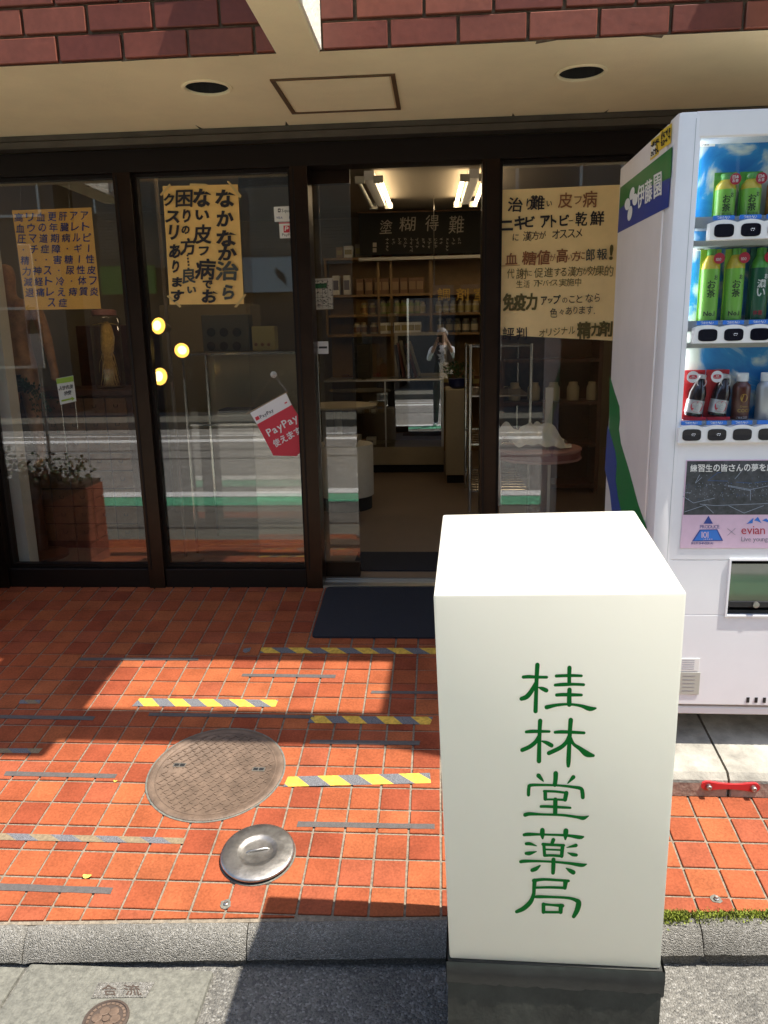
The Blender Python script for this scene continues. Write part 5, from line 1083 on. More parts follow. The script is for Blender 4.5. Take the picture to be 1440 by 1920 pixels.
# anatomical acupuncture figure (tapered skinned body, no face needed from here)
def skinned(name, joints, edges, mt, parent=None, sub=2, matfn=None, root=0):
    me = bpy.data.meshes.new(name); me.from_pydata([j[0] for j in joints], edges, []); o = bpy.data.objects.new(name, me); COL.objects.link(o)
    md = o.modifiers.new('skin', 'SKIN'); md.use_smooth_shade = True
    for i, j in enumerate(joints): sv = me.skin_vertices[0].data[i]; sv.radius = j[1] if isinstance(j[1], tuple) else (j[1], j[1]); sv.use_root = (i == root)
    s_ = o.modifiers.new('sub', 'SUBSURF'); s_.levels = sub; s_.render_levels = sub
    dg = bpy.context.evaluated_depsgraph_get(); dg.update(); nm = bpy.data.meshes.new_from_object(o.evaluated_get(dg)); bpy.data.objects.remove(o)
    for q in ([mt] if isinstance(mt, str) else mt): nm.materials.append(MATS[q])
    if matfn:
        for p in nm.polygons: p.material_index = matfn(p.center)
    for p in nm.polygons: p.use_smooth = True
    o = bpy.data.objects.new(name, nm); COL.objects.link(o)
    if parent is not None: par(o, parent)
    return o
fx = at(22, 600, .45).x; fy = .45; fs = 1.15; top = at(22, 572, .45).z+.21*fs           # a half-size model on the chest side
def fj(x, y, z, r): return ((fx+x*fs, fy+y*fs, top+(z-1.0)*fs), r*fs if not isinstance(r, tuple) else (r[0]*fs, r[1]*fs))
J = [fj(0, 0, .52, (.085, .06)), fj(0, 0, .62, (.075, .055)), fj(0, 0, .74, (.095, .065)), fj(0, 0, .83, .035), fj(0, -.005, .92, (.046, .055)), fj(0, -.005, .98, .04), fj(.12, 0, .79, .036), fj(.16, 0, .64, .028), fj(.19, -.02, .50, .02), fj(.20, -.03, .43, .022), fj(-.12, 0, .79, .036), fj(-.16, 0, .64, .028), fj(-.19, -.02, .50, .02), fj(-.20, -.03, .43, .022), fj(.05, 0, .45, .055), fj(.055, -.005, .27, .038), fj(.06, .01, .05, .022), fj(.06, -.06, .02, .02), fj(-.05, 0, .45, .055), fj(-.055, -.005, .27, .038), fj(-.06, .01, .05, .022), fj(-.06, -.06, .02, .02)]
E_ = [(0, 1), (1, 2), (2, 3), (3, 4), (4, 5), (2, 6), (6, 7), (7, 8), (8, 9), (2, 10), (10, 11), (11, 12), (12, 13), (0, 14), (14, 15), (15, 16), (16, 17), (0, 18), (18, 19), (19, 20), (20, 21)]
fig = skinned('anatomy_figure', J, E_, 'figure_skin'); tag(fig, 'brown anatomical model figure standing behind the left window beside the white pier', 'figure')
stz = top+(0.0-1.0)*fs
m = MB(); m.lathe([(.16, RZ), (.16, RZ+.02), (.05, RZ+.04), (.05, stz-.03), (.15, stz-.02), (.15, stz+.004)], (fx, fy-.01, 0), 24); tag(m.build('figure_stand', 'wood_dark', smooth=40), 'dark round stand carrying the anatomical figure', 'stand')
# dark fern leaves hanging at the left
fe = thing('potted_fern', 'dark fern with hanging fronds in front of the herb chest at the left jamb', 'plant', (at(28, 720, .33).x, .33, at(28, 735, .33).z))
m = MB(); base_ = V(at(14, 716, .30).x, .33, at(14, 716, .33).z)
for k in range(10):
    a = random.uniform(-.3, 1.0); L_ = random.uniform(.16, .30); pts = [base_+V(L_*t*math.cos(a), -.02*t+random.uniform(-.01, .01), L_*(.25*t-1.25*t*t*random.uniform(.5, 1.0))) for t in [i/8 for i in range(9)]]
    m.tube(pts, .0012, 4)
    for i in range(1, 9):
        for s_ in (-1, 1):
            p = pts[i]; d = (pts[i]-pts[i-1]).normalized(); n = V(-d.z, 0, d.x)*s_; l = .032*(1-i/11)
            m.add([p, p+n*l*.5+d*.008, p+n*l+d*.004, p+n*l*.5-d*.006], [(0, 1, 2, 3)])
m.build('fronds', 'leaf_dark', fe)
m = MB(); m.lathe([(.04, -.02), (.055, .03), (.058, .035), (.05, .035)], base_, 18); m.build('pot', 'black', fe, smooth=40)
pz_ = base_.z-.022
m = MB(); m.box(base_.x-.07, base_.x+.07, .26, .42, pz_-.03, pz_, bev=.004); m.lathe([(.012, RZ-pz_), (.012, -.03)], V(base_.x, .34, pz_), 10); m.lathe([(.09, RZ-pz_), (.09, RZ-pz_+.015)], V(base_.x, .34, pz_), 20); tag(m.build('plant_stand', 'black', smooth=40), 'slim black plant stand holding the fern at the left jamb', 'plant stand')
# ================================================================== middle window: glass showcase, lamps, boxes
sy = .50; sxa = at(345, 700, sy).x; sxb = at(566, 700, sy).x; sz_top = at(450, 663, sy).z; sz_mid = at(450, 796, sy).z; sz_low = at(450, 1040, sy).z
sc2 = thing('glass_showcase', 'low glass showcase with thin silver frame behind the middle window', 'showcase', ((sxa+sxb)/2, sy+.2, RZ))
m = MB(); w2 = .006
for x in (sxa, sxb):
    for y in (sy, sy+.42): m.box(x-w2, x+w2, y-w2, y+w2, RZ, sz_top-.0062)
m.box(sxa-w2, sxb+w2, sy-w2, sy+w2, sz_top-.006, sz_top+.006); m.box(sxa-w2, sxb+w2, sy+.42-w2, sy+.42+w2, sz_top-.006, sz_top+.006)
for zz_ in (sz_mid, max(RZ+.05, sz_low)): m.box(sxa+w2, sxb-w2, sy-w2, sy+w2, zz_-.006, zz_+.006)
m.build('frame', 'chrome', sc2)
for zz_ in (sz_mid+.008, sz_top+.0065): m = MB(); m.box(sxa, sxb, sy+.007, sy+.412, zz_, zz_+.006); m.build('glass_shelf', 'case_glass', sc2)
m = MB(); m.box(sxa+.007, sxb-.007, sy-.002, sy+.002, max(RZ+.06, sz_low+.01), sz_top-.008); m.build('front_pane', 'case_glass', sc2)
m = MB(); m.box(sxa, sxb, sy+.43, sy+.44, RZ, sz_top); m.build('back_panel', 'beige_panel', sc2)
def stack(px0, px1, pyb, Y, zb, n, label, mts=('book_a', 'book_a', 'book_b')):
    root = thing('book_stack', label, 'books', (at(px0, pyb, Y).x, Y, zb), 'paper stacks'); x0, x1 = at(px0, pyb, Y).x, at(px1, pyb, Y).x; z = zb
    for i in range(n): h = random.uniform(.012, .022); j = random.uniform(-.01, .01); m = MB(); m.box(x0+j, x1+j, Y, Y+.16, z, z+h-.0006, bev=.001); m.build('book', mts[i % len(mts)], root); z += h
stack(412, 478, 788, sy+.1, sz_mid+.0145, 3, 'short stack of pale books lying on the showcase shelf')
bz = sz_top+.013
bx = thing('hole_box', 'pale display box with six round dark holes standing on the glass showcase', 'box', (at(420, 660, sy+.2).x, sy+.2, bz))
xa_, xb_ = at(380, 640, sy+.2).x, at(468, 640, sy+.2).x; zt2 = at(420, 590, sy+.2).z
m = MB(); m.box(xa_, xb_, sy+.2, sy+.30, bz, zt2, bev=.003); bb = m.build('body', 'facade_pale', bx)
for i in range(3):
    for j in range(2):
        p = at(396+i*24, 623+j*26, sy+.2); m = MB(); m.lathe([(.025, 0), (.025, .002), (.018, .003), (.001, .003)], n=20, M=Matrix.Translation(V(p.x, sy+.1995, p.z)) @ Matrix.Rotation(math.pi/2, 4, 'X')); m.build('hole', 'black', bb)
bx = thing('yellow_tin_box', 'dull yellow box with small round motifs standing on the glass showcase', 'box', (at(492, 655, sy+.2).x, sy+.2, bz)); xa_, xb_ = at(473, 640, sy+.2).x, at(516, 640, sy+.2).x
m = MB(); m.box(xa_, xb_, sy+.2, sy+.28, bz, at(490, 612, sy+.2).z, bev=.002); bb = m.build('body', 'yellow_box', bx)
for i in range(3): p = at(480+i*12, 646, sy+.2); m = MB(); m.lathe([(.010, 0), (.010, .001)], n=14, M=Matrix.Translation(V(p.x, sy+.1995, p.z)) @ Matrix.Rotation(math.pi/2, 4, 'X')); m.build('motif', 'wood_mid', bb)
# lamp pole with three lit spot bulbs
lp = thing('spot_lamp_pole', 'pole lamp with three lit round warm spot bulbs behind the middle window', 'lamp', (at(322, 900, .34).x, .36, RZ))
pxl = at(318, 690, .36).x
m = MB(); m.tube([(pxl, .38, RZ+.015), (pxl, .38, CZ)], .010, 10); m.lathe([(.10, 0), (.10, .012), (.02, .02)], (pxl, .38, RZ), 24); m.build('pole', 'lamp_body', lp, smooth=40)
for px, py, rr, dx in ((297, 611, 14, -.35), (341, 657, 12.5, .55), (300, 706, 15, -.35)):
    c = at(px, py, .30); r = rr/FPX*4.1*1.05; d = V(dx*.7, -.8, .12).normalized(); q = Matrix.Translation(c) @ d.to_track_quat('Z', 'Y').to_matrix().to_4x4()
    m = MB(); m.lathe([(r*.45, -.085), (r*.55, -.07), (r*.6, -.045), (r*1.03, -.006), (r*1.05, -.001)], n=24, M=q); hd = m.build('lamp_head', 'lamp_body', lp, smooth=50)
    m = MB(); m.lathe([(r*1.0, -.0005), (r*.97, .004), (r*.75, .010), (r*.4, .013), (.0005, .014)], n=24, M=q); bu_ = m.build('bulb', 'bulb_lit', hd, smooth=60); m = MB(); m.lathe([(r*.62, .0118), (r*.45, .0138), (.0005, .0150)], n=20, M=q); m.build('bulb_core', 'bulb_core', bu_, smooth=60)
    m = MB(); m.tube([q @ V(0, 0, -.08), V(pxl, .38, c.z-.02)], .006, 8); m.build('arm', 'lamp_body', hd)
# pale back screens so the windows have something behind them
for x0, x1, y, z1, mt, nm, lb in ((at(300, 600, 1.6).x, at(470, 600, 1.6).x, 1.6, 1.75, 'wall_warm', 'partition_screen', 'pale partition screen standing behind the glass showcase'), (at(120, 600, 1.3).x, at(250, 600, 1.3).x, 1.45, 1.62, 'wood_dark', 'medicine_cabinet', 'dark medicine cabinet standing behind the herb chest')):
    m = MB(); m.box(x0, x1, y, y+.3, RZ, z1, bev=.004); tag(m.build(nm, mt), lb, 'cabinet' if 'cab' in nm else 'screen')
# ================================================================== doorway view
m = MB(); a, b = at(664, 1037, .45), at(905, 1090, .1); mx0 = at(664, 1060, .3).x
m.box(mx0, XDa-.02, .17, atz(740, 1037, RZ).y, RZ+.0005, RZ+.008); tag(m.build('entrance_carpet', 'mat_rubber'), 'dark carpet strip on the shop floor just inside the open doorway', 'carpet')
cY = 3.2; X0c, X1c = at(612, 800, cY).x, at(832, 800, cY).x
zt_, zg0, zp0, zk = at(760, 712, cY).z, at(760, 838, cY).z, at(760, 872, cY).z, RZ
ct = thing('glass_counter', 'glass-fronted shop counter with beige base facing the open doorway', 'counter', ((X0c+X1c)/2, cY+.25, RZ))
m = MB(); m.box(X0c, X1c, cY+.03, cY+.5, RZ, zp0-.002); m.build('toe_kick', 'black_matte', ct)
m = MB(); m.box(X0c-.01, X1c, cY+.004, cY+.5, zp0, zg0, bev=.004); m.build('base_panel', 'beige_panel', ct)
m = MB(); m.box(X0c-.01, X1c, cY-.004, cY+.5, zt_-.012, zt_+.004, bev=.002); m.box(X1c-.02, X1c+.0, cY-.003, cY+.49, zg0+.001, zt_-.013); m.box(at(722, 800, cY).x, at(722, 800, cY).x+.012, cY-.003, cY+.02, zg0+.001, zt_-.013); m.build('frame', 'aluminium', ct)
m = MB(); m.box(X0c, X1c-.021, cY, cY+.005, zg0+.001, zt_-.013); m.build('front_pane', 'counter_glass', ct)
m = MB(); m.box(X0c, X1c-.025, cY+.02, cY+.47, (zg0+zt_)/2, (zg0+zt_)/2+.005); m.build('inner_shelf', 'case_glass', ct)
m = MB(); m.box(X0c, X1c-.022, cY+.48, cY+.49, zg0+.001, zt_-.013); m.build('back_panel', 'wood_dark', ct)
# goods in the counter
random.seed(5)
for k in range(8):
    px = 655+k*13 if k < 5 else 660+(k-5)*14; lower = k >= 5; p = at(px, 760, cY+.12); z0 = zg0+.002 if lower else (zg0+zt_)/2+.006; w3 = .05; h3 = random.uniform(.05, .1)
    m = MB(); m.box(p.x-w3/2+.01, p.x+w3/2+.05, cY+.12, cY+.20, z0, z0+h3, bev=.002); m.box(p.x, p.x+.05, cY+.1194, cY+.1199, z0+h3*.3, z0+h3*.6, 1); tag(m.build('medicine_box', ['paper_white' if k % 2 else 'cardboard', 'grey_text']), 'small medicine carton on the {} of the glass counter'.format('floor' if lower else 'inner shelf'), 'carton', 'cartons in the glass counter')
# acrylic shield standing on the counter
m = MB(); sx0_, sx1_ = at(668, 600, cY).x, X1c+.02; sh = thing('counter_shield', 'clear acrylic shield panel standing on the glass counter', 'shield', ((sx0_+sx1_)/2, cY+.02, zt_+.004))
m.box(sx0_, sx1_+.12, cY, cY+.005, zt_+.0045, at(760, 560, cY).z); m.build('panel', 'counter_glass', sh)
m = MB()
for x in (sx0_+.05, sx1_-.05): m.box(x-.02, x+.02, cY+.0055, cY+.12, zt_+.0045, zt_+.012)
m.build('foot', 'case_glass', sh)
# things on the counter: leaning books, drawer tower, stool
for k in range(6):
    px = 748+k*7.5; p = at(px, 704, cY+.16); h3 = .30+.02*(k % 3); le = math.radians(9+2*k); M_ = Matrix.Translation(V(p.x, cY+.16, zt_+.006)) @ Matrix.Rotation(-le*.9, 4, 'Y')
    m = MB(); m.box(0, .022, 0, .18, 0.004, h3, M=M_, bev=.001); tag(m.build('ring_binder', ['book_b', 'book_c', 'book_a'][k % 3]), ['black ring binder leaning on the counter behind the shield', 'dark red ring binder leaning on the counter behind the shield', 'tan ring binder leaning on the counter behind the shield'][k % 3], 'binder', 'binders leaning on the counter')
dt = thing('drawer_tower', 'small black plastic drawer tower standing on the counter end', 'drawer tower', (at(676, 704, cY+.2).x, cY+.25, zt_+.005)); xa_, xb_ = at(661, 680, cY+.2).x, at(694, 680, cY+.2).x; zt3 = at(676, 632, cY+.2).z
m = MB(); m.box(xa_, xb_, cY+.21, cY+.46, zt_+.005, zt3); m.build('case', 'black', dt)
for k in range(6): m = MB(); hh = (zt3-zt_-.02)/6; m.box(xa_+.006, xb_-.006, cY+.2, cY+.2095, zt_+.012+k*hh, zt_+.012+(k+.85)*hh, bev=.002); m.build('drawer', 'black_matte', dt)
pf = thing('framed_picture', 'wide pale picture frame standing behind the counter shield', 'picture frame', (at(785, 700, cY+.5).x, cY+.45, zt_+.005)); xa_, xb_ = at(740, 650, cY+.45).x, at(838, 650, cY+.45).x; z1_ = at(780, 623, cY+.45).z; z0_ = zt_+.006
m = MB()
for a in ((xa_, xb_, z1_-.03, z1_), (xa_, xb_, z0_, z0_+.03), (xa_, xa_+.03, z0_+.03, z1_-.03), (xb_-.03, xb_, z0_+.03, z1_-.03)): m.box(a[0], a[1], cY+.44, cY+.46, a[2], a[3])
m.build('moulding', 'beige_panel', pf); m = MB(); m.box(xa_+.03, xb_-.03, cY+.45, cY+.455, z0_+.03, z1_-.03); m.build('picture', 'black_matte', pf)
# beige cabinet with plant
cbx0, cbx1 = at(836, 800, 2.66).x, at(874, 800, 2.66).x; cbz = at(850, 731, 2.66).z
m = MB(); m.box(cbx0, cbx1+.02, 2.66, 3.15, RZ+.07, cbz, bev=.004); m.box(cbx0+.01, cbx1, 2.69, 3.13, RZ, RZ+.07, 1); tag(m.build('beige_cabinet', ['beige_panel', 'black_matte']), 'tall narrow beige cabinet at the end of the glass counter', 'cabinet')
pc = V((cbx0+cbx1)/2+.02, 2.82, cbz+.001); pt = thing('potted_plant', 'bushy green plant in a dark blue pot on the beige cabinet', 'plant', pc)
m = MB(); m.lathe([(.05, 0), (.075, .02), (.085, .08), (.078, .083)], pc, 20); m.build('pot', 'pot_blue', pt, smooth=40)
m = MB()
for k in range(170):
    a = random.uniform(0, 6.28); r = random.uniform(.02, .13); p = pc+V(math.cos(a)*r, math.sin(a)*r, .09+random.uniform(0, .14)*(1-r*3)); d = V(random.uniform(-1, 1), random.uniform(-1, 1), random.uniform(.1, 1)).normalized()*.03; n = d.cross(V(random.random(), random.random(), .3)).normalized()*.009
    m.add([p, p+d*.5+n, p+d, p+d*.5-n], [(0, 1, 2, 3)])
m.build('foliage', 'leaf_mid', pt)
# curved white desk end at the left of the doorway
dk = thing('curved_desk', 'white curved desk end just inside the open doorway', 'desk', (at(650, 940, 1.7).x, 1.75, RZ)); dcx = at(648, 900, 1.75).x; dr_ = at(697, 900, 1.6).x-dcx; dzt = at(680, 842, 1.5).z
m = MB(); m.lathe([(dr_, RZ+.10), (dr_, dzt), (dr_*.98, dzt+.006)], (dcx, 1.75, 0), 40); m.build('drum', 'offwhite', dk, smooth=40); m = MB(); m.lathe([(dr_*.93, RZ), (dr_*.93, RZ+.10)], (dcx, 1.75, 0), 32); m.build('toe_kick', 'black_matte', dk, smooth=40)
m = MB(); z = dzt+.007
for k in range(5): m.box(dcx-.12+random.uniform(-.01, .01), dcx+.10+random.uniform(-.01, .01), 1.58, 1.78, z, z+.011, bev=.001); z += .0115
tag(m.build('paper_pile', 'book_a'), 'pile of pale papers lying on the curved desk', 'papers')
tt = V(dcx-.12, 2.35, 0); zt4 = at(640, 760, 2.3).z
m = MB(); m.lathe([(.30, zt4-.02), (.31, zt4-.01), (.31, zt4), (.29, zt4+.004)], tt, 36); m.lathe([(.03, RZ+.02), (.03, zt4-.02)], tt, 12); m.lathe([(.2, RZ), (.2, RZ+.02)], tt, 24); tag(m.build('round_table', 'beige_panel', smooth=40), 'round pale table further inside behind the curved desk', 'table')
# chrome rack on the right of the doorway
rk = thing('chrome_rack', 'chrome wire rack with leaning binders on the right inside the doorway', 'rack', (at(885, 900, 1.9).x, 1.9, RZ)); ra, rb = at(873, 800, 2.45).x, .36; ry0, ry1 = 1.55, 2.45; rz1 = at(890, 645, 1.9).z
m = MB()
for x in (ra, rb+.25):
    for y in (ry0, ry1): m.tube([(x, y, RZ), (x, y, rz1)], .012, 10)
m.build('posts', 'chrome', rk, smooth=40)
for z in [RZ+.15+k*.33 for k in range(5)]:
    if z > rz1: break
    m = MB(); m.box(ra, rb+.25, ry0-.005, ry0+.005, z, z+.012); m.box(ra, rb+.25, ry1-.005, ry1+.005, z, z+.012); m.box(ra-.004, ra+.004, ry0, ry1, z, z+.012)
    for q in range(9): y = ry0+(ry1-ry0)*(q+.5)/9; m.tube([(ra, y, z+.006), (rb+.25, y, z+.006)], .003, 5)
    m.build('shelf', 'chrome', rk)
# back shelving with jars
sY = 4.30; bx0, bx1 = at(612, 560, sY).x, at(906, 560, sY).x
zs_ = [at(760, y, sY).z for y in (625, 588, 550)]; ztop = at(760, 480, sY).z
bs = thing('medicine_shelving', 'wooden wall shelving full of medicine jars behind the counter', 'shelving', ((bx0+bx1)/2, sY+.15, RZ))
m = MB(); m.box(bx0, bx1+.6, sY+.28, sY+.30, RZ, ztop); m.build('back_board', 'shelf_wood', bs)
for z in zs_+[ztop, RZ+.7]: m = MB(); m.box(bx0, bx1+.6, sY, sY+.279, z-.025, z, bev=.002); m.build('shelf', 'shelf_wood', bs)
for px in (734, 710, 808, 612): x = at(px, 560, sY).x; m = MB(); m.box(x-.012, x+.012, sY-.004, sY-.0005, RZ if px in (734,) else zs_[0], ztop+.0); m.build('upright', 'shelf_wood', bs)
GRP = 'medicine jars on the wall shelving'
def jar(px, row, h3, r, mt, lmt, label, boxy=False):
    p = at(px, 580, sY+.06); z = zs_[row]+.001; T = thing('medicine_jar', label, 'jar', (p.x, sY+.06, z), GRP)
    if boxy:
        m = MB(); m.box(p.x-r, p.x+r, sY+.03, sY+.13, z, z+h3, bev=.003); m.build('carton', mt, T); m = MB(); m.box(p.x-r*.8, p.x+r*.8, sY+.0288, sY+.0296, z+h3*.25, z+h3*.75); m.build('label', lmt, T)
    else:
        m = MB(); m.lathe([(r*.95, 0), (r, .01), (r, h3*.72), (r*.7, h3*.82), (r*.66, h3*.84)], (p.x, sY+.09, z), 16); m.build('body', mt, T, smooth=50)
        m = MB(); m.lathe([(r*.72, h3*.845), (r*.74, h3*.98), (r*.6, h3)], (p.x, sY+.09, z), 14); m.build('cap', 'jar_pale', T, smooth=50)
        m = MB(); m.lathe([(r*1.02, h3*.15), (r*1.02, h3*.58)], (p.x, sY+.09, z), 16); m.f = m.f[:-2]; m.m = m.m[:-2]; m.build('label', lmt, T, smooth=60)
for px in (632, 652): jar(px, 2, .19, .035, 'paper_white', 'grey_text', 'white upright medicine carton at the end of the top shelf', True)
for px in (676, 693, 710, 724, 742, 758, 774, 788): jar(px, 2, .155, .040, 'jar_brown', 'cardboard', 'brown medicine box in the row on the top shelf', True)
for px in (718, 730, 744, 757, 770, 783): jar(px, 1, .135, .036, 'jar_green', 'jar_label', 'green labelled medicine jar on the second shelf')
for px in (682, 698): jar(px, 1, .115, .036, 'jar_label', 'wood_mid', 'amber labelled medicine jar on the second shelf beside the upright')
for px in (792, 822, 836, 850, 864, 878, 892): jar(px, 1, .12, .033, 'jar_pale', 'jar_label', 'pale medicine jar on the second shelf')
for px in (668, 680, 700): jar(px, 0, .12, .038, 'jar_pale', 'wood_mid', 'pale medicine jar with brown label on the lowest shelf')
for px in (718, 730, 745, 758, 771, 783): jar(px, 0, .11, .036, 'paper_white', 'jar_label', 'white medicine carton in the row on the lowest shelf', True)
for px in (826, 842, 858, 874, 890): jar(px, 0, .14, .038, 'facade_pale', 'jar_pale', 'grey glass storage jar on the lowest shelf')
# assorted goods on the other boards
random.seed(9)
for row, zb6, pxs in (('upper', ztop, range(640, 905, 17)), ('lower', RZ+.7, range(640, 905, 15))):
    for k, px in enumerate(pxs):
        p = at(px+random.uniform(-3, 3), 560, sY+.08); h3 = random.uniform(.07, .17); w3 = random.uniform(.03, .06); mt = random.choice(('cardboard', 'book_c', 'book_b', 'jar_pale', 'jar_brown', 'paper_white', 'book_a', 'wood_mid'))
        nm_ = {'cardboard': 'tan', 'book_c': 'dark red', 'book_b': 'near-black', 'jar_pale': 'pale', 'jar_brown': 'brown', 'paper_white': 'white', 'book_a': 'beige', 'wood_mid': 'russet'}[mt]
        m = MB(); m.box(p.x-w3, p.x+w3, sY+.05, sY+.16, zb6+.001, zb6+.001+h3, bev=.003); m.box(p.x-w3*.75, p.x+w3*.75, sY+.0488, sY+.0496, zb6+h3*.3, zb6+h3*.7, 1)
        tag(m.build('packet', [mt, 'jar_label' if mt != 'jar_pale' else 'ink_grey']), nm_+' packet on the '+row+' board of the wall shelving', 'packet', 'packets on the wall shelving')
# hanging banner
bY = 4.22; bn = [(672, 400), (730, 399), (785, 394), (830, 398), (905, 394), (905, 474), (840, 476), (760, 477), (675, 479)]
bb = thing('calligraphy_banner', 'black cloth banner with pale calligraphy hanging above the shelving', 'banner', at(788, 476, bY))
m = MB(); m.poly([at(x, y, bY) for x, y in bn], (0, -1, 0), .004); m.build('cloth', 'banner_cloth', bb)
bmp = lambda x, y: at(x, y, bY-.003)
m = MB()
for ch, x, y, w_, h_ in (('塗', 724, 425, 23, 26), ('糊', 764, 420, 30, 27), ('得', 810, 418, 25, 30), ('難', 856, 421, 28, 33)): m.gl(ch, x, y, w_, h_, bmp, rot=3, skew=.12); m.build('character', 'banner_ink', bb); m = MB()
for k in range(13):
    x = 726+k*11.3
    for j in range(random.randint(2, 4)): 
        y = 449+j*6.5
        for q in range(4): a = random.uniform(0, 3.1); l = random.uniform(1.2, 2.4); xx = x+random.uniform(-2, 2); yy = y+random.uniform(-2, 2); m.bar(bmp(xx-l*math.cos(a), yy-l*math.sin(a)), bmp(xx+l*math.cos(a), yy+l*math.sin(a)), .0003, .0035)
m.build('small_calligraphy', 'banner_ink', bb)['kind'] = 'stuff'
for y in (455, 465): m = MB(); m.poly([bmp(x, y_) for x, y_ in ((699, y), (706, y), (706, y+8), (699, y+8))], (0, -1, 0), .0004); m.build('seal', 'banner_ink', bb)
m = MB(); m.tube([at(668, 399, bY), at(908, 393, bY)], .006, 8); m.build('rod', 'wood_mid', bb)
m = MB(); m.box(at(672, 478, bY).x, RX1-.3, bY+.01, bY+.06, at(760, 481, bY).z-.03, at(760, 481, bY).z); tag(m.build('picture_rail', 'offwhite'), 'pale rail below the calligraphy banner above the shelving', 'rail')
# gold letters on the glass partition
gt = thing('dispensary_sign', 'glass strip with gold dispensary characters above the counter', 'sign', at(865, 552, 3.6)); z0_, z1_ = at(860, 566, 3.6).z, at(860, 538, 3.6).z
m = MB(); m.box(at(812, 552, 3.6).x, at(812, 552, 3.6).x+.9, 3.6, 3.606, z0_-.02, z1_+.02); m.build('glass_strip', 'case_glass', gt)
m = MB(); gm = lambda x, y: at(x, y, 3.598)
for ch, x in (('調', 832), ('剤', 867), ('室', 900)): m.gl(ch, x, 552, 23, 23, gm, bold=.012)
m.build('lettering', 'gold', gt)
for x in (at(814, 552, 3.6).x, at(812, 552, 3.6).x+.88): m = MB(); m.tube([(x, 3.603, z1_+.021), (x, 3.603, CZ)], .004, 6); m.build('hanger', 'chrome', gt)
m = MB(); m.lathe([(.028, -.03), (.045, 0), (.047, .002)], at(832, 572, 3.5)+V(0, 0, .0), 16)
# fluorescent fixtures on the ceiling, the last pair added unseen for the window displays
def fixture(xn, yn, xf, yf, lit, label):
    a = atz(xn, yn, CZ-.07); b = atz(xf, yf, CZ-.07); L_ = 1.2; d = (b-a); d.z = 0; d = d.normalized(); b = a+d*L_
    s_ = d.cross(V(0, 0, 1)).normalized(); F_ = thing('fluorescent_light', label, 'ceiling light', a.lerp(b, .5)+V(0, 0, .07), 'ceiling lights of the shop')
    m = MB(); m.bar(a+V(0, 0, .035), b+V(0, 0, .035), .075, .066); m.build('housing', 'white', F_)
    for i, k in enumerate((-1, 1)):
        o = s_*(.085*k); m = MB(); m.tube([a+o, b+o], .0165, 14); m.build('tube', 'tube_lit' if lit[i] else 'tube_off', F_, smooth=40)
        for e in (a, b): m = MB(); m.bar(e+o*.4+V(0, 0, .004), e+o*1.25+V(0, 0, .004), .03, .05); m.build('socket', 'offwhite', F_)
fixture(692, 338, 716, 390, (False, True), 'twin tube ceiling light with only its right tube lit, left of the doorway')
fixture(889, 334, 872, 386, (True, True), 'twin tube ceiling light with both tubes lit, beside the door post')
_a = pix((-1.95, .34, CZ-.07)); _b = pix((-.75, .34, CZ-.07)); fixture(_a[0], _a[1], _b[0], _b[1], (True, True), 'added unseen twin tube ceiling light over the window displays')  # added fill light, hidden above the header, brightens chest and jar
_a = pix((.45, .34, CZ-.07)); _b = pix((1.65, .34, CZ-.07)); fixture(_a[0], _a[1], _b[0], _b[1], (True, True), 'added unseen twin tube ceiling light over the round table in the right window')  # added fill light behind the header, lifts the cloth and table
# ================================================================== right window: round table with cloth
tY = .30; tc = V(at(1018, 850, tY).x, tY+.16, 0); tr = (at(1100, 850, tY+.1).x-at(940, 850, tY+.1).x)/2; tz = at(1018, 846, tY).z
rt = thing('round_display_table', 'round red-edged table with a white cloth on it behind the right window', 'table', (tc.x, tc.y, RZ))
m = MB(); m.lathe([(tr*.98, tz-.062), (tr, tz-.058), (tr, tz-.050)], tc, 44); m.build('lower_rim', 'table_pink', rt, smooth=40)
m = MB(); m.lathe([(tr*.97, tz-.0495), (tr*.97, tz-.018)], tc, 44); m.build('apron', 'table_red', rt, smooth=40)
m = MB(); m.lathe([(tr*.98, tz-.0175), (tr, tz-.012), (tr, tz-.004), (tr*.98, tz)], tc, 44); m.build('top', 'table_pink', rt, smooth=40)
m = MB(); m.lathe([(.16, RZ), (.16, RZ+.03), (.05, RZ+.06), (.05, tz-.063)], tc, 24); m.build('pedestal', 'wood_dark', rt, smooth=40)
m = MB(); n = 44; w_ = tr*1.75; dpt = tr*1.0; vs = []
def cz(u, v):
    e = min(u, 1-u, v, 1-v); hump = .075*math.exp(-((u-.40)/.27)**2-((v-.5)/.38)**2)+.060*math.exp(-((u-.74)/.19)**2-((v-.45)/.36)**2)+.03*math.exp(-((u-.15)/.1)**2)
    return max(.003, hump*(.86+.14*math.sin(u*23+v*9))+.006*math.sin(u*17+math.sin(v*7)*2)+.005*math.sin(v*15+u*6)+.003*math.sin(u*35-v*22)+.005*math.sin((u+v)*12))
for j in range(n+1):
    for i in range(n+1):
        u, v = i/n, j/n; vs.append(V(tc.x-w_*.62+w_*u+.012*math.sin(v*19), tc.y-dpt*.5+dpt*v+.02*math.sin(u*14), tz+.002+cz(u, v)*1.7))
m.add(vs, [(j*(n+1)+i, j*(n+1)+i+1, (j+1)*(n+1)+i+1, (j+1)*(n+1)+i) for j in range(n) for i in range(n)])
tag(m.build('crumpled_cloth', 'cloth_white', smooth=80), 'crumpled white cloth heaped on the round red-edged table', 'cloth')
wb = thing('white_board_post', 'upright white board leaning beside the door post in the right window', 'board', at(934, 950, .10)); m = MB(); m.poly([at(x, y, .10) for x, y in ((927, 728), (934, 728), (941, 948), (924, 950))], (0, -1, 0), .02); m.build('panel', 'white', wb)
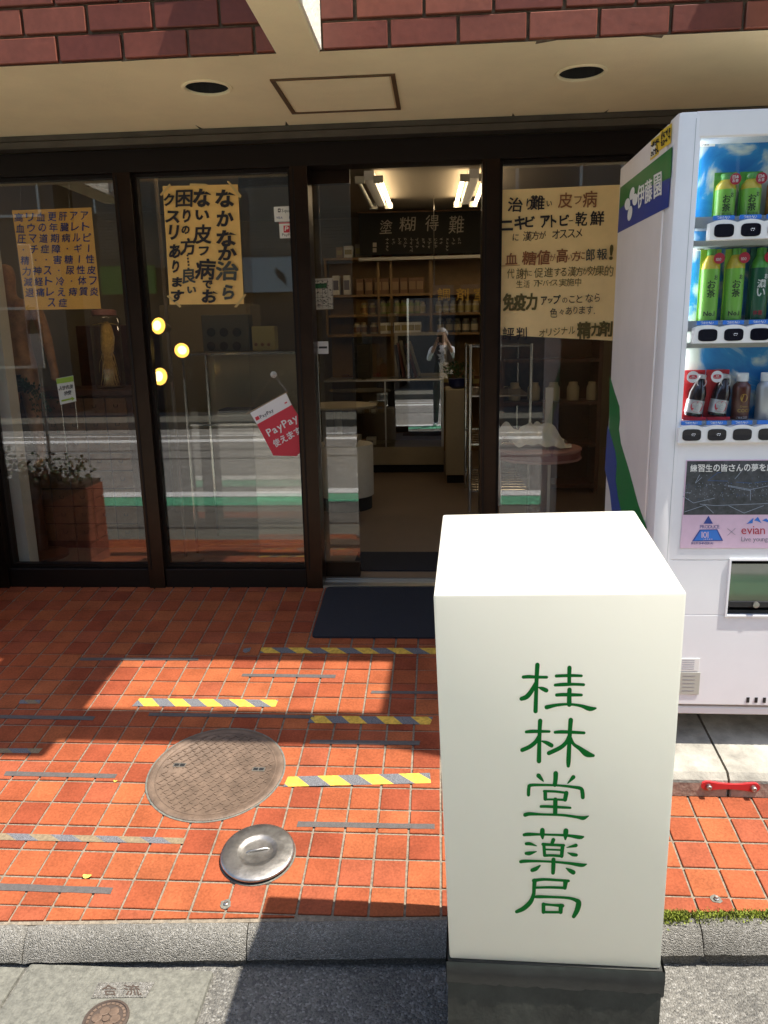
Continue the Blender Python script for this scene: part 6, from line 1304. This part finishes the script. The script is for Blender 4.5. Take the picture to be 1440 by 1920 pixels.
m = MB(); m.box(at(1025, 700, .9).x, at(1038, 700, .9).x, .9, .93, RZ, at(1030, 727, .9).z); tag(m.build('perforated_post', 'offwhite'), 'pale slotted post standing behind the round table', 'post')
dk2 = thing('dark_bookcase', 'dark bookcase with jars standing deep behind the right window', 'bookcase', (1.0, 2.2, RZ)); m = MB(); xx0, xx1 = at(938, 700, 2.2).x, at(1130, 700, 2.2).x
m.box(xx0, xx1, 2.5, 2.53, RZ, 2.0); m.box(xx0, xx0+.03, 2.2, 2.5, RZ, 2.0); m.box(xx1-.03, xx1, 2.2, 2.5, RZ, 2.0)
for k in range(6): m.box(xx0+.031, xx1-.031, 2.205, 2.499, RZ+.05+k*.32, RZ+.075+k*.32)
m.build('carcass', 'wood_dark', dk2)
for k in range(5): p = xx0+.12+k*.15; m = MB(); z = RZ+.076+2*.32; m.lathe([(.045, 0), (.048, .01), (.048, .10), (.035, .12), (.035, .14)], (p, 2.33, z), 14); tag(m.build('storage_jar', 'jar_pale', smooth=50), 'pale storage jar on the dark bookcase behind the right window', 'jar', 'jars on the dark bookcase')
# ================================================================== the street behind the camera (seen mirrored in the glass)
random.seed(21)
# brick planter by the left end of the forecourt
bp = thing('brick_planter', 'brick planter with low shrub beside the shopfront, seen mirrored in the left window', 'planter', (-2.72, -.62, .15))
pya, pyb = -1.0, -.30; pxb = at(150, 1000, .62).x; pxa = pxb-.69; pz1 = at(120, 918, .6).z+.03
m = MB(); m.box(pxa+.012, pxb-.012, pya+.012, pyb-.012, -.05, pz1-.03); m.build('core', 'soil', bp)
for r in range(max(3, int((pz1-.03-.02)/.088))):
    z = .02+r*.088; m = MB()
    for k in range(4):
        o = (r % 2)*.09; x0 = pxa+k*.175+o*.0; m.box(pxa+k*.1725, pxa+k*.1725+.165, pya, pya+.011, z, z+.08); m.box(pxa+k*.1725, pxa+k*.1725+.165, pyb-.011, pyb, z, z+.08)
        m.box(pxb-.011, pxb, pya+.012+k*.169, pya+.012+k*.169+.161, z, z+.08)
    m.build('brick_course', 'planter_brick', bp)
m = MB()
for k in range(1100):
    p = V(random.uniform(pxa+.03, pxb-.02), random.uniform(pya, pyb), pz1-.03+abs(random.gauss(0, .07))); d = V(random.uniform(-1, 1), random.uniform(-1, 1), random.uniform(0, 1)).normalized()*.026; n = d.cross(V(random.random(), random.random(), .4)).normalized()*.012
    m.add([p, p+d*.5+n, p+d, p+d*.5-n], [(0, 1, 2, 3)])
m.build('foliage', 'leaf_dark', bp)
# white street banner on a post, mirrored in the left window
X6, X7 = at(30, 460, 3.0).x, at(56, 460, 3.0).x; Z6, Z7 = at(40, 458, 3.0).z, at(66, 690, 3.0).z
vb = thing('street_banner', 'narrow white street banner on a post, mirrored in the left window', 'banner', ((X6+X7)/2, -3.0, ROADZ))
m = MB(); m.box(X6, X7, -3.01, -3.0, Z7, Z6, bev=.002); bo_ = m.build('board', 'paper_white', vb)
m = MB(); m.tube([((X6+X7)/2, -3.03, ROADZ), ((X6+X7)/2, -3.03, Z6)], .015, 8); m.lathe([(.16, ROADZ), (.16, ROADZ+.05)], ((X6+X7)/2, -3.03, 0), 20); m.build('post', 'steel', vb)
m = MB(); m.box(X6+.01, X7-.01, -2.9995, -2.999, Z7+.30, Z7+.42); m.build('dark_band', 'ink_grey', bo_)
m = MB(); xm = (X6+X7)/2; m.bar((xm-.04, -2.999, Z7+.52), (xm+.04, -2.999, Z7+.52), .001, .012); m.bar((xm-.04, -2.999, Z7+.52), (xm-.015, -2.999, Z7+.545), .001, .012); m.bar((xm-.04, -2.999, Z7+.52), (xm-.015, -2.999, Z7+.495), .001, .012); m.build('arrow', 'ink', bo_)
# opposite buildings
def far_building(x0, x1, y, h, wall, label, floors, win):
    T = thing('opposite_building', label, 'building', ((x0+x1)/2, y-3, ROADZ)); m = MB(); m.box(x0, x1, y-6, y, ROADZ, h); m.build('wall', wall, T)
    for fz_, wn in floors:
        for k in range(wn):
            cx = x0+(k+.5)*(x1-x0)/wn; m = MB(); m.box(cx-win/2, cx+win/2, y, y+.05, fz_, fz_+1.3); fr_ = m.build('window', 'aluminium', T); m = MB(); m.box(cx-win/2+.06, cx+win/2-.06, y+.0505, y+.056, fz_+.06, fz_+1.24); m.build('pane', 'window_dark', fr_)
    return T
b1_ = far_building(-7.5, -1.2, -12.4, 9, 'facade_tan', 'tan building across the street with a slatted shutter, mirrored in the windows', [(4.1, 3), (6.6, 3)], 1.2)
for k in range(26): m = MB(); m.box(-7.0, -1.7, -12.38, -12.34, 3.0+k*.065, 3.0+k*.065+.055); m.build('shutter_slat', 'siding' if k % 2 else 'siding', b1_)
m = MB(); m.box(-7.0, -1.7, -12.39, -12.30, .1, 1.9); m.build('shopfront', 'siding_dark', b1_)
g0, g1 = at(186, 500, 12.1), at(292, 550, 12.1); m = MB(); m.box(g0.x, g1.x, -12.2, -12.1, g1.z, g0.z); gs = m.build('green_signboard', 'sign_green_far', b1_)
g0, g1 = at(312, 487, 12.15), at(552, 546, 12.15); m = MB(); m.box(g0.x, g1.x, -12.25, -12.15, g1.z, g0.z); bs_ = m.build('pale_signboard', 'sign_blue_far', b1_)
m = MB(); pts = [at(516+a, 500+b, 12.13) for a, b in ((0, 0), (6, 6), (14, 12), (19, 22), (20, 36), (16, 30), (10, 24), (3, 20), (-2, 10))]; m.poly([V(p.x, -12.14, p.z) for p in pts], (0, 1, 0), .005); m.build('curved_mark', 'siding_dark', bs_)
b2_ = far_building(-.9, 5.2, -12.6, 8, 'facade_pale', 'pale building across the street, mirrored in the shop glass', [(1.0, 2), (3.9, 3), (6.2, 3)], 1.3)
far_building(5.6, 13, -12.4, 10, 'facade_tan', 'tall tan building across the street, beyond the pale one', [(1.0, 3), (4.1, 4), (6.6, 4)], 1.2)
far_building(-15, -8, -12.6, 7, 'facade_pale', 'low pale building across the street, beyond the shutter building', [(1.0, 3), (4.1, 4)], 1.2)
# ------------------------------------------------------------------ the photographer, mirrored in the counter glass
PX, PY = .04, -4.12
def pj(x, y, z, r): return ((PX+x, PY+y, ROADZ+z), r)
ph = thing('person', 'person in light shirt and dark vest holding up a phone, at the road edge', 'person', (PX, PY, ROADZ))
J = [pj(0, 0, .98, (.155, .105)), pj(0, .005, 1.14, (.14, .10)), pj(0, 0, 1.34, (.165, .105)), pj(0, -.01, 1.47, (.09, .07)), pj(0, .0, 1.53, .052), pj(0, .015, 1.60, (.066, .080)), pj(0, .012, 1.67, (.074, .090)), pj(0, .0, 1.735, (.062, .078)),
     pj(.19, 0, 1.42, .060), pj(.25, .10, 1.22, .046), pj(.15, .30, 1.40, .038), pj(.085, .365, 1.555, .026), pj(-.19, 0, 1.42, .060), pj(-.25, .10, 1.22, .046), pj(-.16, .30, 1.40, .038), pj(-.095, .365, 1.555, .026),
     pj(.095, 0, .90, .095), pj(.11, .01, .50, .064), pj(.12, -.01, .10, .046), pj(.125, .02, .045, .046), pj(.135, .15, .035, .038), pj(-.095, 0, .90, .095), pj(-.11, .01, .50, .064), pj(-.12, -.01, .10, .046), pj(-.125, .02, .045, .046), pj(-.135, .15, .035, .038)]
E_ = [(0, 1), (1, 2), (2, 3), (3, 4), (4, 5), (5, 6), (6, 7), (2, 8), (8, 9), (9, 10), (10, 11), (2, 12), (12, 13), (13, 14), (14, 15), (0, 16), (16, 17), (17, 18), (18, 19), (19, 20), (0, 21), (21, 22), (22, 23), (23, 24), (24, 25)]
nj = len(J)
for s_, w_ in ((1, 11), (-1, 15)):                       # five fingers on each hand, curled on the phone edge
    b0 = J[w_][0]
    for k in range(4):
        z = .05-k*.022; i0 = len(J); J.append(((b0[0]-s_*.004, b0[1]+.035, b0[2]+z), .0095)); J.append(((b0[0]-s_*.018, b0[1]+.058-.002*k, b0[2]+z+.006), .0085)); J.append(((b0[0]-s_*.038, b0[1]+.060-.003*k, b0[2]+z+.004), .0075)); E_ += [(w_, i0), (i0, i0+1), (i0+1, i0+2)]
    i0 = len(J); J.append(((b0[0]-s_*.018, b0[1]+.010, b0[2]+.03), .0105)); J.append(((b0[0]-s_*.036, b0[1]+.022, b0[2]+.055), .009)); E_ += [(w_, i0), (i0, i0+1)]
def pm(c):
    x, y, z = c.x-PX, c.y-PY, c.z-ROADZ
    if z < .075: return 4
    if z < 1.0: return 3
    if z > 1.475 and abs(x) < .12 and y < .14: return 0
    if y > .29: return 0
    if abs(x) < .165 and y < .13 and abs(x) > .05: return 2
    return 1
bo = skinned('body', J, E_, ['skin', 'cloth_shirt', 'cloth_vest', 'cloth_trousers', 'shoe'], ph, 2, pm)
m = MB(); hc_ = V(PX, PY-.012, ROADZ+1.70); n = 18; 
for k in range(700):
    a = random.uniform(0, 6.28); t = random.uniform(-.25, 1); y = math.sin(a)
    if y > .35 and t < .45: continue
    cz_ = math.sqrt(max(0, 1-t*t)); p = hc_+V(.083*cz_*math.cos(a), .101*cz_*y, .085*t); d = V(math.cos(a)*.3, y*.3-.2, -.5).normalized()*.035; q = d.cross(p-hc_).normalized()*.010; o_ = (p-hc_).normalized()*.008
    m.add([p-q+o_*.4, p+q+o_*.4, p+d+q*.6+o_*.6, p+d-q*.6+o_*.6], [(0, 1, 2, 3)])
m.build('hair', 'hair_grey', ph)
m = MB(); fy_ = PY+.098
for s_ in (-1, 1): m.blob((PX+s_*.030, fy_-.008, ROADZ+1.655), (.012, .008, .007), 1); m.blob((PX+s_*.078, PY+.01, ROADZ+1.645), (.010, .018, .03), 0)
m.blob((PX, fy_+.006, ROADZ+1.63), (.012, .018, .02), 0); m.blob((PX, fy_-.004, ROADZ+1.585), (.022, .008, .006), 2); m.build('face_features', ['skin', 'black', 'table_pink'], ph, smooth=80)
m = MB(); m.box(-.038, .038, -3.735, -3.727, 1.5-.10, 1.5+.05, bev=.002); m.box(-.034, .034, -3.7362, -3.7352, 1.5-.095, 1.5+.045, 1); tag(m.build('phone', ['black', 'window_dark']), 'black phone held up by the person at the road edge', 'phone')
bpy.data.objects.remove(_to); bpy.data.curves.remove(_tc)
